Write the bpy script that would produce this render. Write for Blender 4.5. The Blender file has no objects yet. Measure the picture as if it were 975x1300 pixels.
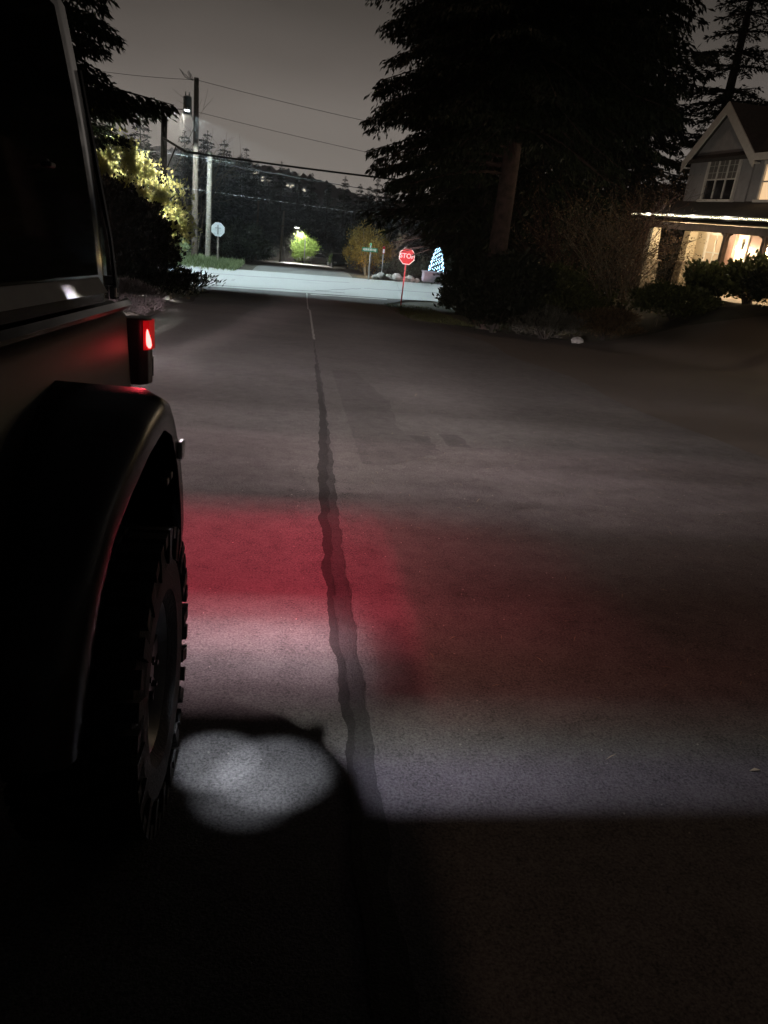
import bpy, bmesh, math, random
import numpy as np
from mathutils import Vector, Matrix, Euler
S = bpy.context.scene
COL = S.collection
R = math.radians
rng = np.random.default_rng(11)
random.seed(5)

# ------------------------------------------------------------------ materials
def new_mat(name):
    m = bpy.data.materials.new(name); m.use_nodes = True
    nt = m.node_tree; nt.nodes.clear()
    out = nt.nodes.new('ShaderNodeOutputMaterial')
    b = nt.nodes.new('ShaderNodeBsdfPrincipled')
    nt.links.new(b.outputs[0], out.inputs[0])
    return m, nt, b
def N(nt, kind, **kw):
    n = nt.nodes.new(kind)
    for k, v in kw.items():
        if k in n.inputs.keys(): n.inputs[k].default_value = v
        else: setattr(n, k, v)
    return n
def L(nt, a, b): nt.links.new(a, b)
def ramp(nt, stops, fac=None, interp='LINEAR'):
    r = nt.nodes.new('ShaderNodeValToRGB'); cr = r.color_ramp; cr.interpolation = interp
    while len(cr.elements) < len(stops): cr.elements.new(0.5)
    for e, (p, c) in zip(cr.elements, stops):
        e.position = p; e.color = (c, c, c, 1) if isinstance(c, (int, float)) else (*c, 1)
    if fac is not None: nt.links.new(fac, r.inputs[0])
    return r
def noisy(name, c1, c2, scale=8.0, rough=0.7, bump=0.0, bscale=None, detail=5, metallic=0.0, spec=0.5, island=False, emit=None):
    m, nt, b = new_mat(name)
    tc = N(nt, 'ShaderNodeTexCoord')
    n = N(nt, 'ShaderNodeTexNoise', Scale=scale, Detail=detail, Roughness=0.62)
    L(nt, tc.outputs['Object'], n.inputs['Vector'])
    fac = n.outputs[0]
    if island:
        g = N(nt, 'ShaderNodeNewGeometry')
        mx = N(nt, 'ShaderNodeMath', operation='ADD'); L(nt, g.outputs['Random Per Island'], mx.inputs[0]); L(nt, fac, mx.inputs[1])
        m2 = N(nt, 'ShaderNodeMath', operation='MULTIPLY'); m2.inputs[1].default_value = 0.5; L(nt, mx.outputs[0], m2.inputs[0]); fac = m2.outputs[0]
    r = ramp(nt, [(0.3, c1), (0.7, c2)], fac)
    L(nt, r.outputs[0], b.inputs['Base Color'])
    b.inputs['Roughness'].default_value = rough; b.inputs['Metallic'].default_value = metallic
    b.inputs['Specular IOR Level'].default_value = spec
    if bump:
        n2 = N(nt, 'ShaderNodeTexNoise', Scale=bscale or scale * 4, Detail=4)
        L(nt, tc.outputs['Object'], n2.inputs['Vector'])
        bp = N(nt, 'ShaderNodeBump', Strength=bump, Distance=0.02)
        L(nt, n2.outputs[0], bp.inputs['Height']); L(nt, bp.outputs[0], b.inputs['Normal'])
    return m
def leaf_mat(name, c1, c2, trans=0.3, tcol=None, rough=0.55, spec=0.3):
    m, nt, b = new_mat(name)
    g = N(nt, 'ShaderNodeNewGeometry')
    r = ramp(nt, [(0.0, c1), (1.0, c2)], g.outputs['Random Per Island'])
    L(nt, r.outputs[0], b.inputs['Base Color'])
    b.inputs['Roughness'].default_value = rough; b.inputs['Specular IOR Level'].default_value = spec
    if trans:
        t = N(nt, 'ShaderNodeBsdfTranslucent'); mix = N(nt, 'ShaderNodeMixShader'); mix.inputs[0].default_value = trans
        if tcol is None: L(nt, r.outputs[0], t.inputs[0])
        else: t.inputs[0].default_value = (*tcol, 1)
        out = [x for x in nt.nodes if x.type == 'OUTPUT_MATERIAL'][0]
        L(nt, b.outputs[0], mix.inputs[1]); L(nt, t.outputs[0], mix.inputs[2]); L(nt, mix.outputs[0], out.inputs[0])
    return m
def emit_mat(name, col, strength, base=(0.05, 0.05, 0.05), sampling='NONE'):
    m, nt, b = new_mat(name)
    b.inputs['Base Color'].default_value = (*base, 1)
    b.inputs['Emission Color'].default_value = (*col, 1); b.inputs['Emission Strength'].default_value = strength
    try: m.cycles.emission_sampling = sampling
    except Exception: pass
    return m
def plain(name, c, rough=0.5, metallic=0.0, spec=0.5, coat=0.0):
    m = noisy(name, tuple(x * 0.86 for x in c), tuple(min(1, x * 1.12) for x in c), 14, rough, 0, metallic=metallic, spec=spec)
    if coat:
        b = [x for x in m.node_tree.nodes if x.type == 'BSDF_PRINCIPLED'][0]; b.inputs['Coat Weight'].default_value = coat; b.inputs['Coat Roughness'].default_value = 0.06
    return m

# ------------------------------------------------------------------ mesh builder
class MB:
    def __init__(s): s.v = []; s.f = []
    def add(s, vs, fs):
        o = len(s.v); s.v += [tuple(p) for p in vs]; s.f += [tuple(i + o for i in f) for f in fs]; return s
    def box(s, c, d, rz=0.0, rot=None):
        M = rot if rot is not None else Matrix.Rotation(rz, 3, 'Z')
        vs = []
        for x in (-.5, .5):
            for y in (-.5, .5):
                for z in (-.5, .5):
                    vs.append(Vector(c) + M @ Vector((x * d[0], y * d[1], z * d[2])))
        return s.add(vs, [(0, 1, 3, 2), (4, 6, 7, 5), (0, 4, 5, 1), (2, 3, 7, 6), (0, 2, 6, 4), (1, 5, 7, 3)])
    def tube(s, pts, rad, n=8, cap=True):
        pts = [Vector(p) for p in pts]
        if not isinstance(rad, (list, tuple)): rad = [rad] * len(pts)
        vs = []; fs = []; prev = None
        for i, p in enumerate(pts):
            t = (pts[min(i + 1, len(pts) - 1)] - pts[max(i - 1, 0)])
            t = t.normalized() if t.length > 1e-9 else Vector((0, 0, 1))
            a = prev if prev is not None else (Vector((1, 0, 0)) if abs(t.x) < .9 else Vector((0, 1, 0)))
            a = (a - t * a.dot(t)).normalized(); prev = a; b = t.cross(a)
            for k in range(n):
                w = 2 * math.pi * k / n
                vs.append(p + (a * math.cos(w) + b * math.sin(w)) * rad[i])
        for i in range(len(pts) - 1):
            for k in range(n):
                q = (k + 1) % n
                fs.append((i * n + k, i * n + q, (i + 1) * n + q, (i + 1) * n + k))
        if cap:
            fs.append(tuple(range(n - 1, -1, -1))); fs.append(tuple((len(pts) - 1) * n + k for k in range(n)))
        return s.add(vs, fs)
    def prism(s, poly, a, b, axis='x'):
        """poly in the two other axes, extruded from a to b along axis"""
        def mk(p, t):
            return (t, p[0], p[1]) if axis == 'x' else ((p[0], t, p[1]) if axis == 'y' else (p[0], p[1], t))
        n = len(poly); vs = [mk(p, a) for p in poly] + [mk(p, b) for p in poly]
        fs = [tuple(range(n - 1, -1, -1)), tuple(range(n, 2 * n))] + [(i, (i + 1) % n, n + (i + 1) % n, n + i) for i in range(n)]
        return s.add(vs, fs)
    def loft(s, rings, close=True, cap=True):
        n = len(rings[0]); vs = [p for r in rings for p in r]; fs = []
        for i in range(len(rings) - 1):
            for k in range(n if close else n - 1):
                q = (k + 1) % n
                fs.append((i * n + k, i * n + q, (i + 1) * n + q, (i + 1) * n + k))
        if cap and close:
            fs.append(tuple(range(n - 1, -1, -1))); fs.append(tuple((len(rings) - 1) * n + k for k in range(n)))
        return s.add(vs, fs)
    def blob(s, c, r, seg=10, rings=7, jit=0.0, seed=0):
        g = random.Random(seed); vs = []; fs = []
        for i in range(rings + 1):
            th = math.pi * i / rings
            for k in range(seg):
                ph = 2 * math.pi * k / seg
                q = 1 + g.uniform(-jit, jit)
                vs.append((c[0] + r[0] * q * math.sin(th) * math.cos(ph), c[1] + r[1] * q * math.sin(th) * math.sin(ph), c[2] + r[2] * q * math.cos(th)))
        for i in range(rings):
            for k in range(seg):
                q = (k + 1) % seg
                fs.append((i * seg + k, (i + 1) * seg + k, (i + 1) * seg + q, i * seg + q))
        return s.add(vs, fs)
    def build(s, name, mat, parent=None, org=(0, 0, 0), smooth=False, bevel=0.0, own=False, fix=True):
        """org: origin subtracted from the vertices; own=True puts the object itself at org"""
        me = bpy.data.meshes.new(name)
        me.from_pydata([(x - org[0], y - org[1], z - org[2]) for x, y, z in s.v], [], s.f)
        if fix:
            bm = bmesh.new(); bm.from_mesh(me); bmesh.ops.recalc_face_normals(bm, faces=bm.faces); bm.to_mesh(me); bm.free()
        if smooth: me.polygons.foreach_set('use_smooth', [True] * len(me.polygons))
        me.materials.append(mat)
        o = bpy.data.objects.new(name, me); COL.objects.link(o)
        if parent: o.parent = parent
        if own: o.location = org
        if bevel:
            md = o.modifiers.new('bevel', 'BEVEL'); md.width = bevel; md.segments = 2; md.limit_method = 'ANGLE'
        if smooth and bevel == 0:
            try: me.set_sharp_from_angle(angle=R(50))
            except Exception: pass
        return o
def np_mesh(name, V, nper, mat, parent=None, org=(0, 0, 0), own=False):
    """V: (n, nper, 3) array of separate polygons"""
    n = V.shape[0]; me = bpy.data.meshes.new(name)
    vv = (V.reshape(-1, 3) - np.array(org)).astype(np.float32)
    me.vertices.add(n * nper); me.vertices.foreach_set('co', vv.ravel())
    me.loops.add(n * nper); me.loops.foreach_set('vertex_index', np.arange(n * nper, dtype=np.int32))
    me.polygons.add(n); me.polygons.foreach_set('loop_start', (np.arange(n) * nper).astype(np.int32))
    me.update(calc_edges=True); me.validate()
    me.materials.append(mat)
    o = bpy.data.objects.new(name, me); COL.objects.link(o)
    if parent: o.parent = parent
    if own: o.location = org
    return o
def thing(name, label, cat, loc=(0, 0, 0), group=None):
    o = bpy.data.objects.new(name, None); o.empty_display_size = 0.2; COL.objects.link(o)
    o.location = loc; o['label'] = label; o['category'] = cat
    if group: o['group'] = group
    return o
def tag(o, label, cat, group=None):
    o['label'] = label; o['category'] = cat
    if group: o['group'] = group
    return o
def struct(o): o['kind'] = 'structure'; return o
def stuff(o, label=None, cat=None):
    o['kind'] = 'stuff'
    if label: o['label'] = label
    if cat: o['category'] = cat
    return o

# ------------------------------------------------------------------ lie of the land
GRADE = 0.0715
_ys = np.arange(-120, 700, 0.5)
_sl = np.interp(_ys, [-120, 30, 35, 46, 52, 112, 130, 700], [-GRADE, -GRADE, -.012, -.012, -.070, -.070, 0, 0])
_pr = np.cumsum(_sl) * 0.5; _pr -= np.interp(0, _ys, _pr)
def sstep(t): t = np.clip(t, 0, 1); return t * t * (3 - 2 * t)
def gz(x, y):
    """height of the land; x, y may be arrays"""
    x = np.asarray(x, float); y = np.asarray(y, float)
    z = np.interp(y, _ys, _pr)
    x0 = np.interp(y, [8, 14, 20, 60], [15, 11.5, 8.3, 8.3])          # foot of the bank below the house
    z = z + 1.55 * sstep((x - x0) / 5.0) * sstep((36 - y) / 6.0)
    z = z + 0.5 * sstep((-3.8 - x) / 4.0) * sstep((34 - y) / 6.0)
    z = z + 0.12 * sstep((-4.0 - x) / 2) * sstep((y - 45) / 2) * sstep((60 - y) / 6)
    z = z + 2.0 * sstep((np.abs(x) - 14) / 40) * sstep((y - 60) / 40)
    return z
def g(x, y): return float(gz(x, y))
def cross_y(x): return 39.9 + 0.2 * x        # centre line of the cross street, half width 5.1
# ================================================================== materials
def asphalt(name, c_lo, c_hi, speck=0.5, patches=0.35, rough=0.8):
    m, nt, b = new_mat(name)
    tc = N(nt, 'ShaderNodeTexCoord'); v = tc.outputs['Object']
    big = N(nt, 'ShaderNodeTexNoise', Scale=0.55, Detail=6, Roughness=0.6); L(nt, v, big.inputs['Vector'])
    mid = N(nt, 'ShaderNodeTexNoise', Scale=7.0, Detail=6, Roughness=0.7); L(nt, v, mid.inputs['Vector'])
    fine = N(nt, 'ShaderNodeTexNoise', Scale=115.0, Detail=3, Roughness=0.7); L(nt, v, fine.inputs['Vector'])
    vor = N(nt, 'ShaderNodeTexVoronoi', Scale=75.0); L(nt, v, vor.inputs['Vector'])
    a = N(nt, 'ShaderNodeMath', operation='MULTIPLY_ADD'); L(nt, big.outputs[0], a.inputs[0]); a.inputs[1].default_value = patches; L(nt, fine.outputs[0], a.inputs[2])
    a2 = N(nt, 'ShaderNodeMath', operation='MULTIPLY_ADD'); L(nt, mid.outputs[0], a2.inputs[0]); a2.inputs[1].default_value = 0.36; L(nt, a.outputs[0], a2.inputs[2])
    r = ramp(nt, [(0.64, c_lo), (1.0, c_hi)], a2.outputs[0])
    # pale stone chips
    chip = ramp(nt, [(0.0, 1.0), (0.10, 0.0)], vor.outputs['Distance'])
    sel = N(nt, 'ShaderNodeSeparateColor'); L(nt, vor.outputs['Color'], sel.inputs[0])
    th = N(nt, 'ShaderNodeMath', operation='GREATER_THAN'); L(nt, sel.outputs[0], th.inputs[0]); th.inputs[1].default_value = 0.80
    mul = N(nt, 'ShaderNodeMath', operation='MULTIPLY'); L(nt, chip.outputs[0], mul.inputs[0]); L(nt, th.outputs[0], mul.inputs[1])
    mul2 = N(nt, 'ShaderNodeMath', operation='MULTIPLY'); L(nt, mul.outputs[0], mul2.inputs[0]); mul2.inputs[1].default_value = speck
    mx = N(nt, 'ShaderNodeMix', data_type='RGBA'); L(nt, mul2.outputs[0], mx.inputs[0]); L(nt, r.outputs[0], mx.inputs[6]); mx.inputs[7].default_value = (.34, .32, .29, 1)
    L(nt, mx.outputs[2], b.inputs['Base Color'])
    b.inputs['Roughness'].default_value = rough; b.inputs['Specular IOR Level'].default_value = 0.3
    bp = N(nt, 'ShaderNodeBump', Strength=0.9, Distance=0.008); L(nt, fine.outputs[0], bp.inputs['Height']); L(nt, bp.outputs[0], b.inputs['Normal'])
    return m
M = {}
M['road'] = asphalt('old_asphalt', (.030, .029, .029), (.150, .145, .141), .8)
M['patch'] = asphalt('tar_patch', (.016, .016, .016), (.066, .064, .064), .35)
M['soft_patch'] = asphalt('soft_patch', (.022, .021, .021), (.098, .095, .093), .5)
M['crack'] = asphalt('tar_sealed_crack', (.014, .013, .013), (.034, .033, .033), .1)
M['shoulder'] = asphalt('dirt_gravel', (.015, .013, .011), (.095, .080, .066), .9, .8)
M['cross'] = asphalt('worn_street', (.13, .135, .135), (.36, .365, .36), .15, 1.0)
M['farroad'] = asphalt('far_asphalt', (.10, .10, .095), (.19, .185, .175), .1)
M['paint'] = noisy('road_paint', (.22, .22, .21), (.55, .55, .52), 9, .6)
M['soil'] = noisy('verge_soil', (.022, .019, .013), (.055, .048, .03), 3.0, .95, .6, 25)
M['hill'] = noisy('hill_woods', (.02, .022, .024), (.05, .052, .055), .12, .95)
M['bark'] = noisy('bark_brown', (.035, .024, .021), (.115, .074, .064), 5, .9, .8, 18)
M['bark_dark'] = noisy('bark_dark', (.02, .017, .014), (.05, .04, .034), 6, .9, .6, 18)
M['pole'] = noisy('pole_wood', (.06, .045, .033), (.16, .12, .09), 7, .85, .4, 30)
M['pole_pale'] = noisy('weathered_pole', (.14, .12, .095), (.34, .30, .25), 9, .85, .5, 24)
M['steel'] = plain('galvanised_steel', (.42, .43, .44), .4, .7)
M['grey_metal'] = plain('painted_grey_metal', (.26, .28, .28), .5)
M['wire'] = plain('wire_black', (.03, .03, .03), .6)
M['wire_pale'] = plain('wire_pale', (.25, .25, .25), .5)
M['rock'] = noisy('grey_rock', (.16, .15, .14), (.38, .36, .33), 5, .9, .6, 18)
M['white'] = plain('white_paint', (.75, .75, .73), .5)
M['red'] = plain('sign_red', (.55, .012, .02), .45)
M['green'] = plain('sign_green', (.03, .22, .10), .45)
# ================================================================== ground and roads
def axis(fine_a, fine_b, step, lo, hi):
    a = list(np.arange(fine_a, fine_b + 1e-6, step)); d = step; x = fine_b
    while x < hi: d *= 1.25; x += d; a.append(x)
    d = step; x = fine_a
    while x > lo: d *= 1.25; x -= d; a.insert(0, x)
    return np.array(a)
def sheet(name, xs, ys, zf, mat, fx=None):
    X, Y = np.meshgrid(xs, ys)
    if fx is not None: X, Y = fx(X, Y)
    Z = zf(X, Y); nx, ny = len(xs), len(ys)
    me = bpy.data.meshes.new(name)
    V = np.stack([X, Y, Z], -1).reshape(-1, 3)
    F = [(j * nx + i, j * nx + i + 1, (j + 1) * nx + i + 1, (j + 1) * nx + i) for j in range(ny - 1) for i in range(nx - 1)]
    me.from_pydata(V.tolist(), [], F); me.materials.append(mat)
    me.polygons.foreach_set('use_smooth', [True] * len(me.polygons))
    o = bpy.data.objects.new(name, me); COL.objects.link(o); return struct(o)
def bumps(x, y): return .025 * np.sin(x * 2.1 + y * .7) * np.sin(y * 1.7 - x * .4)
sheet('ground', axis(-16, 22, .5, -900, 900), axis(-6, 60, .5, -200, 1500), lambda x, y: gz(x, y) - .05 + bumps(x, y) * (np.abs(x) > 4.5), M['soil'])
Yr = np.concatenate([np.arange(-40, 30, 1.0), np.arange(30, 36.01, .25)])
def road_fx(X, Y):                               # X is 0..1 across the road, edges wander a little
    l = -3.35 + .12 * np.sin(Y * .8) + .08 * np.sin(Y * 2.3); r = np.interp(Y, [-40, 10, 20, 28, 33, 36], [5.0, 5.0, 4.8, 4.0, 4.1, 5.2]) + .15 * np.sin(Y * 1.1)
    l = l - 1.6 * sstep((Y - 31.5) / 4)
    return l + (r - l) * X, np.minimum(Y, cross_y(l + (r - l) * X) - 5.08)
sheet('road', np.linspace(0, 1, 24), Yr, lambda x, y: gz(x, y), M['road'], road_fx)
def shoulder_fx(X, Y):
    l = np.interp(Y, [-40, 10, 20, 28], [4.4, 4.4, 4.2, 3.5]) + .22 * np.sin(Y * 1.9) + .12 * np.sin(Y * 4.3 + 1) + .06 * np.sin(Y * 9); r = np.interp(Y, [-40, 8, 14, 19, 22, 24.5, 28], [20, 18, 15.5, 12.5, 7.6, 5.0, 3.9])
    return l + (r - l) * X, Y
sheet('gravel_shoulder', np.linspace(0, 1, 40), np.arange(-40, 28.01, .5), lambda x, y: gz(x, y) - .012 + bumps(x, y) * .4, M['shoulder'], shoulder_fx)
def cross_fx(X, Y): return X, cross_y(X) + Y
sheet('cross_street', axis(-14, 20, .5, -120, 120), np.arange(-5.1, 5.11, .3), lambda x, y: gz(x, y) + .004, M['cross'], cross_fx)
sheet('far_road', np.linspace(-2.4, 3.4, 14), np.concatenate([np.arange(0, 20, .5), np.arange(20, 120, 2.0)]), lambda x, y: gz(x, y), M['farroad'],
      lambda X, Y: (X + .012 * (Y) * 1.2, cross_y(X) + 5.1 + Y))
# tar patch along the seam of the road
def strip(name, ys, lf, rf, mat, lift, n=4):
    ys = np.asarray(ys, float); u = np.linspace(0, 1, n)
    return sheet(name, u, ys, lambda x, y: gz(x, y) + lift, mat, lambda U, Y: (lf(Y) + (rf(Y) - lf(Y)) * U, Y))
_jr = np.random.default_rng(2); _jt = np.cumsum(_jr.normal(size=3000)); _jt -= np.convolve(_jt, np.ones(60) / 60, 'same')
jag = lambda y: .003 * np.sin(y * 6.3 + .5) + .004 * np.sin(y * 15 + 1) + .0016 * np.interp(y, np.arange(3000) * .012 - 10, _jt)
strip('tar_patch', np.arange(-8, 17, .03), lambda y: np.interp(y, [0, 1.8, 2.4, 3, 4, 5.5, 8, 17], [.26, .26, .27, .245, .25, .27, .36, .47]) + jag(y) * np.interp(y, [0, 3, 8], [.7, 1, 1.8]),
      lambda y: np.interp(y, [0, 2, 4, 6.6, 10, 17], [.35, .352, .36, .405, .45, .468]) + jag(y + 3) * 1.6, M['patch'], .004)
strip('road_seam', np.arange(16, 35, .2), lambda y: np.interp(y, [16, 35], [.45, .62]) + jag(y) * .8, lambda y: np.interp(y, [16, 35], [.50, .68]) + jag(y), M['paint'], .004, 2)
for k, (x0, x1, y0, y1) in enumerate([(1.08, 1.42, 6.55, 7.15), (1.56, 1.78, 6.75, 7.3)]):
    strip('tar_patch', np.linspace(y0, y1, 14), lambda y, x0=x0: x0 + jag(y * 2), lambda y, x1=x1: x1 + jag(y * 2 + 2) * 2, M['soft_patch'], .004)
strip('tar_patch', np.linspace(5.9, 11.5, 60), lambda y: .64 + jag(y), lambda y: np.interp(y, [5.9, 6.4, 7.5, 9, 11.5], [.9, 1.35, 1.15, 1.25, 1.0]) + jag(y + 1) * 3, asphalt('worn_patch', (.026, .025, .025), (.120, .116, .114), .6), .006)
strip('sealed_crack', np.arange(-8, 12, .015), lambda y: np.interp(y, [0, 1.8, 2.4, 3, 4, 5.5, 8, 12], [.26, .26, .27, .245, .25, .27, .36, .40]) + jag(y) * 1.4 - .012,
      lambda y: np.interp(y, [0, 1.8, 2.4, 3, 4, 5.5, 8, 12], [.26, .26, .27, .245, .25, .27, .36, .40]) + jag(y + 5) * 1.6 + np.interp(y, [1, 3, 6, 12], [.016, .026, .07, .03]), M['crack'], .008, 3)
# stop line at the junction
sheet('stop_line', np.linspace(.75, 4.3, 10), np.linspace(-5.75, -5.42, 3), lambda x, y: gz(x, y) + .005, M['paint'], lambda X, Y: (X, cross_y(X) + Y))
for k, (xa, ya, xb_, yb_, wd) in enumerate([(-3.4, -4.6, 2.4, -3.9, .07), (1.0, -3.9, 3.4, -1.2, .06), (3.6, -1.0, 9.5, -.4, .05), (5.2, -4.4, 6.0, 4.4, .05), (-6, 1.2, 3, 1.6, .05), (7.2, -3.9, 10.5, -3.4, .09)]):
    u = np.linspace(0, 1, 40)
    px_ = xa + (xb_ - xa) * u; py_ = ya + (yb_ - ya) * u + .10 * np.sin(u * 17 + k) + .05 * np.sin(u * 41)
    m = MB(); vs = [(x, cross_y(x) + y + s_ * wd, g(x, cross_y(x) + y) + .009) for x, y in zip(px_, py_) for s_ in (-1, 1)]
    m.add(vs, [(2 * i, 2 * i + 1, 2 * i + 3, 2 * i + 2) for i in range(39)]); struct(m.build('sealed_crack', M['crack'], fix=False))
# far wooded hill behind everything
def hill_z(x, y):
    top = np.interp(x, [-300, -60, -25, -5, 10, 24, 40, 80, 300], [26, 15, 13, 11.5, 9.0, 5, 2, 8, 26])
    t = sstep((y - 250) / 130)
    return -9.4 + (top + 9.4) * t + (1.6 * np.sin(x * .9) * np.sin(y * .31) + 1.1 * np.sin(x * 2.3 + y)) * t
sheet('hill', np.arange(-320, 321, 1.6), np.concatenate([np.arange(248, 385, 3.0), [600, 1400]]), lambda x, y: hill_z(x, np.minimum(y, 385)) - np.where(y > 385, (y - 385) * .02, 0), M['hill'])
# ================================================================== the dark off-roader (built level, then tipped to the slope of the road)
M['jpaint'] = plain('black_gloss_paint', (.007, .006, .006), .16, 0, .35, .25)
M['jdoor'] = plain('dusty_black_paint', (.006, .005, .005), .5, 0, .25)
M['jplastic'] = noisy('black_plastic', (.010, .009, .009), (.019, .018, .017), 60, .42, .12, 220, spec=.4)
M['jflare'] = noisy('satin_black_flare', (.010, .009, .009), (.016, .015, .014), 40, .27, .04, 160, spec=.5)
M['jglass'] = plain('tinted_glass', (.004, .004, .005), .05, 0, .5)
M['stripgrey'] = plain('strip_grey', (.26, .25, .235), .45)
M['rubber'] = noisy('tyre_rubber', (.012, .012, .012), (.028, .027, .026), 30, .8, .3, 90)
M['rim'] = plain('dark_alloy', (.06, .06, .06), .35, .8)
M['under'] = plain('underbody_black', (.010, .010, .010), .8)
M['chrome'] = plain('bright_trim', (.55, .55, .56), .12, 1.0)
M['lamp_red'] = emit_mat('tail_lens_lit', (1.0, .008, .015), .16, (.3, .01, .01), 'AUTO')
M['lamp_core'] = emit_mat('tail_led', (1.0, .09, .08), 9.0, (.5, .05, .05), 'AUTO')
M['lamp_red_off'] = plain('red_lens', (.22, .006, .01), .15)
M['lamp_clear'] = plain('clear_lens', (.55, .55, .55), .1)
JX, JY = -1.35, .45                                # middle of the wheelbase
JO = (JX, JY, 0.0)
jeep = thing('off_roader', 'black boxy off-road vehicle with flared arches and a lit red tail lamp, filling the left', 'car', (JX, JY, g(0, JY)))
jeep.rotation_euler = (-math.atan(GRADE), 0, 0)
def jb(mb, name, mat, parent=jeep, **k):
    o = mb.build(name, mat, parent, JO, **k); return o
XS = -.555                                          # right side of the body
XL = 2 * JX - XS                                   # left side
# body tub: section of the side, lofted from grille to tail
def tub_ring(y, xs, zb, zt, crown=.03):
    xl = 2 * JX - xs
    return [(xs - .03, y, zb), (xs, y, zb + .06), (xs + .012, y, (zb + zt) / 2), (xs - .005, y, zt - .05), (xs - .05, y, zt),
            (JX, y, zt + crown), (xl + .05, y, zt), (xl + .005, y, zt - .05), (xl - .012, y, (zb + zt) / 2), (xl, y, zb + .06), (xl + .03, y, zb)]
b = MB()
b.loft([tub_ring(-2.62, XS - .33, .62, 1.20), tub_ring(-2.55, XS - .30, .58, 1.25), tub_ring(-1.0, XS - .14, .55, 1.31), tub_ring(-.62, XS - .04, .53, 1.34), tub_ring(-.5, XS, .53, 1.36),
        tub_ring(1.0, XS, .53, 1.39), tub_ring(2.58, XS - .005, .55, 1.40), tub_ring(2.72, XS - .03, .58, 1.395), tub_ring(2.78, XS - .10, .62, 1.37)])
jb(b, 'body', M['jdoor'], smooth=True)
# hard top with the curved rear corner seen against the sky
def top_ring(y, inset, zlo, zhi, roof):
    r = []
    for t in np.linspace(0, 1, 9):
        z = zlo + (zhi - zlo) * t
        x = XS - .012 - inset - .085 * t ** 1.4
        if t > .9: x -= .06 * (t - .9) / .1
        r.append((x, y - .14 * t ** 2 * roof, z))
    l = [(2 * JX - x, yy, z) for x, yy, z in reversed(r)]
    return r + [(JX, y - .14 * roof, zhi + .03)] + l
b = MB()
b.loft([top_ring(-.55, .10, 1.42, 2.16, -4.5), top_ring(-.1, .02, 1.42, 2.26, -1.5), top_ring(1.0, .0, 1.42, 2.30, 0), top_ring(2.28, .0, 1.42, 2.30, 1), top_ring(2.40, .010, 1.42, 2.29, 1),
        top_ring(2.48, .045, 1.42, 2.27, 1), top_ring(2.51, .11, 1.42, 2.25, 1)])
jb(b, 'hard_top', M['jpaint'], smooth=True)
def side_panel(y0, y1, z0, z1, off, n=8):
    m = MB()
    def sx(z): t = (z - 1.42) / .88; return XS - .012 - .085 * max(t, 0) ** 1.4 + off
    rr = []
    for t in np.linspace(0, 1, n):
        z = z0 + (z1 - z0) * t
        rr.append([(sx(z), y0, z), (sx(z), y1 - .10 * t ** 2, z), (sx(z) - .02, y1 - .10 * t ** 2, z), (sx(z) - .02, y0, z)])
    m.loft(rr); return m
jb(side_panel(.95, 2.22, 1.50, 2.14, .006), 'rear_side_window', M['jglass'])
jb(side_panel(.05, .88, 1.50, 2.14, .006), 'door_window', M['jglass'])
mir = MB()
for y0, y1 in ((.95, 2.2), (.05, .88)): mir.box((2 * JX - XS + .045, (y0 + y1) / 2, 1.72), (.02, y1 - y0, .44), rot=Matrix.Rotation(-.13, 3, 'Y'))
jb(mir, 'left_windows', M['jglass'])
# pale grey strip below the glass
m = MB(); m.loft([[(XS + .012, y, 1.452), (XS - .012, y, 1.492), (XS - .05, y, 1.492), (XS - .04, y, 1.452)] for y in (.9, 1.3, 2.18, 2.24)])
jb(m, 'belt_strip', M['stripgrey'])
m = MB(); m.loft([[(XS + .004, y, 1.385), (XS + .018, y, 1.40), (XS + .004, y, 1.415), (XS - .02, y, 1.40)] for y in (-.4, .8, 2.3, 2.55)] + [[(XS - .02, 2.66, 1.385), (XS - .005, 2.665, 1.40), (XS - .02, 2.66, 1.415), (XS - .05, 2.63, 1.40)]])
jb(m, 'rub_rail', M['jpaint'], smooth=True)
m = MB(); m.tube([(XS - .012, 2.46, 1.44), (XS - .026, 2.455, 1.6), (XS - .052, 2.42, 1.8), (XS - .085, 2.385, 2.05)], .008, 6)
jb(m, 'corner_seal', M['jpaint'], smooth=True)
m = MB(); m.box((XS - .03, 2.49, 1.475), (.03, .05, .03)); m.box((XS - .02, 2.47, 1.44), (.022, .05, .04))
jb(m, 'top_latch', M['chrome'], bevel=.006)
# windscreen, grille, lamps in front, bonnet latch
m = MB(); m.box((JX, -.60, 1.72), (1.36, .03, .56), rot=Matrix.Rotation(R(22), 3, 'X')); jb(m, 'windscreen', M['jglass'])
m = MB(); m.box((JX, -2.64, .92), (1.0, .05, .5))
for k in range(7): m.box((JX - .33 + k * .11, -2.675, .93), (.05, .03, .40))
jb(m, 'grille', M['jpaint'], bevel=.01)
for s in (-1, 1):
    m = MB(); m.tube([(JX + s * .47, -2.62, 1.0), (JX + s * .47, -2.70, 1.0)], [.10, .095], 20); jb(m, 'headlight', M['lamp_clear'], smooth=True)
m = MB(); m.box((JX, -2.86, .62), (1.65, .14, .17)); m.tube([(JX - .4, -2.86, .7), (JX - .35, -2.9, .86), (JX + .35, -2.9, .86), (JX + .4, -2.86, .7)], .025, 8); jb(m, 'front_bumper', M['jplastic'], bevel=.02)
m = MB(); m.box((JX, 2.90, .64), (1.60, .17, .17)); jb(m, 'rear_bumper', M['jplastic'], bevel=.025)
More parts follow.
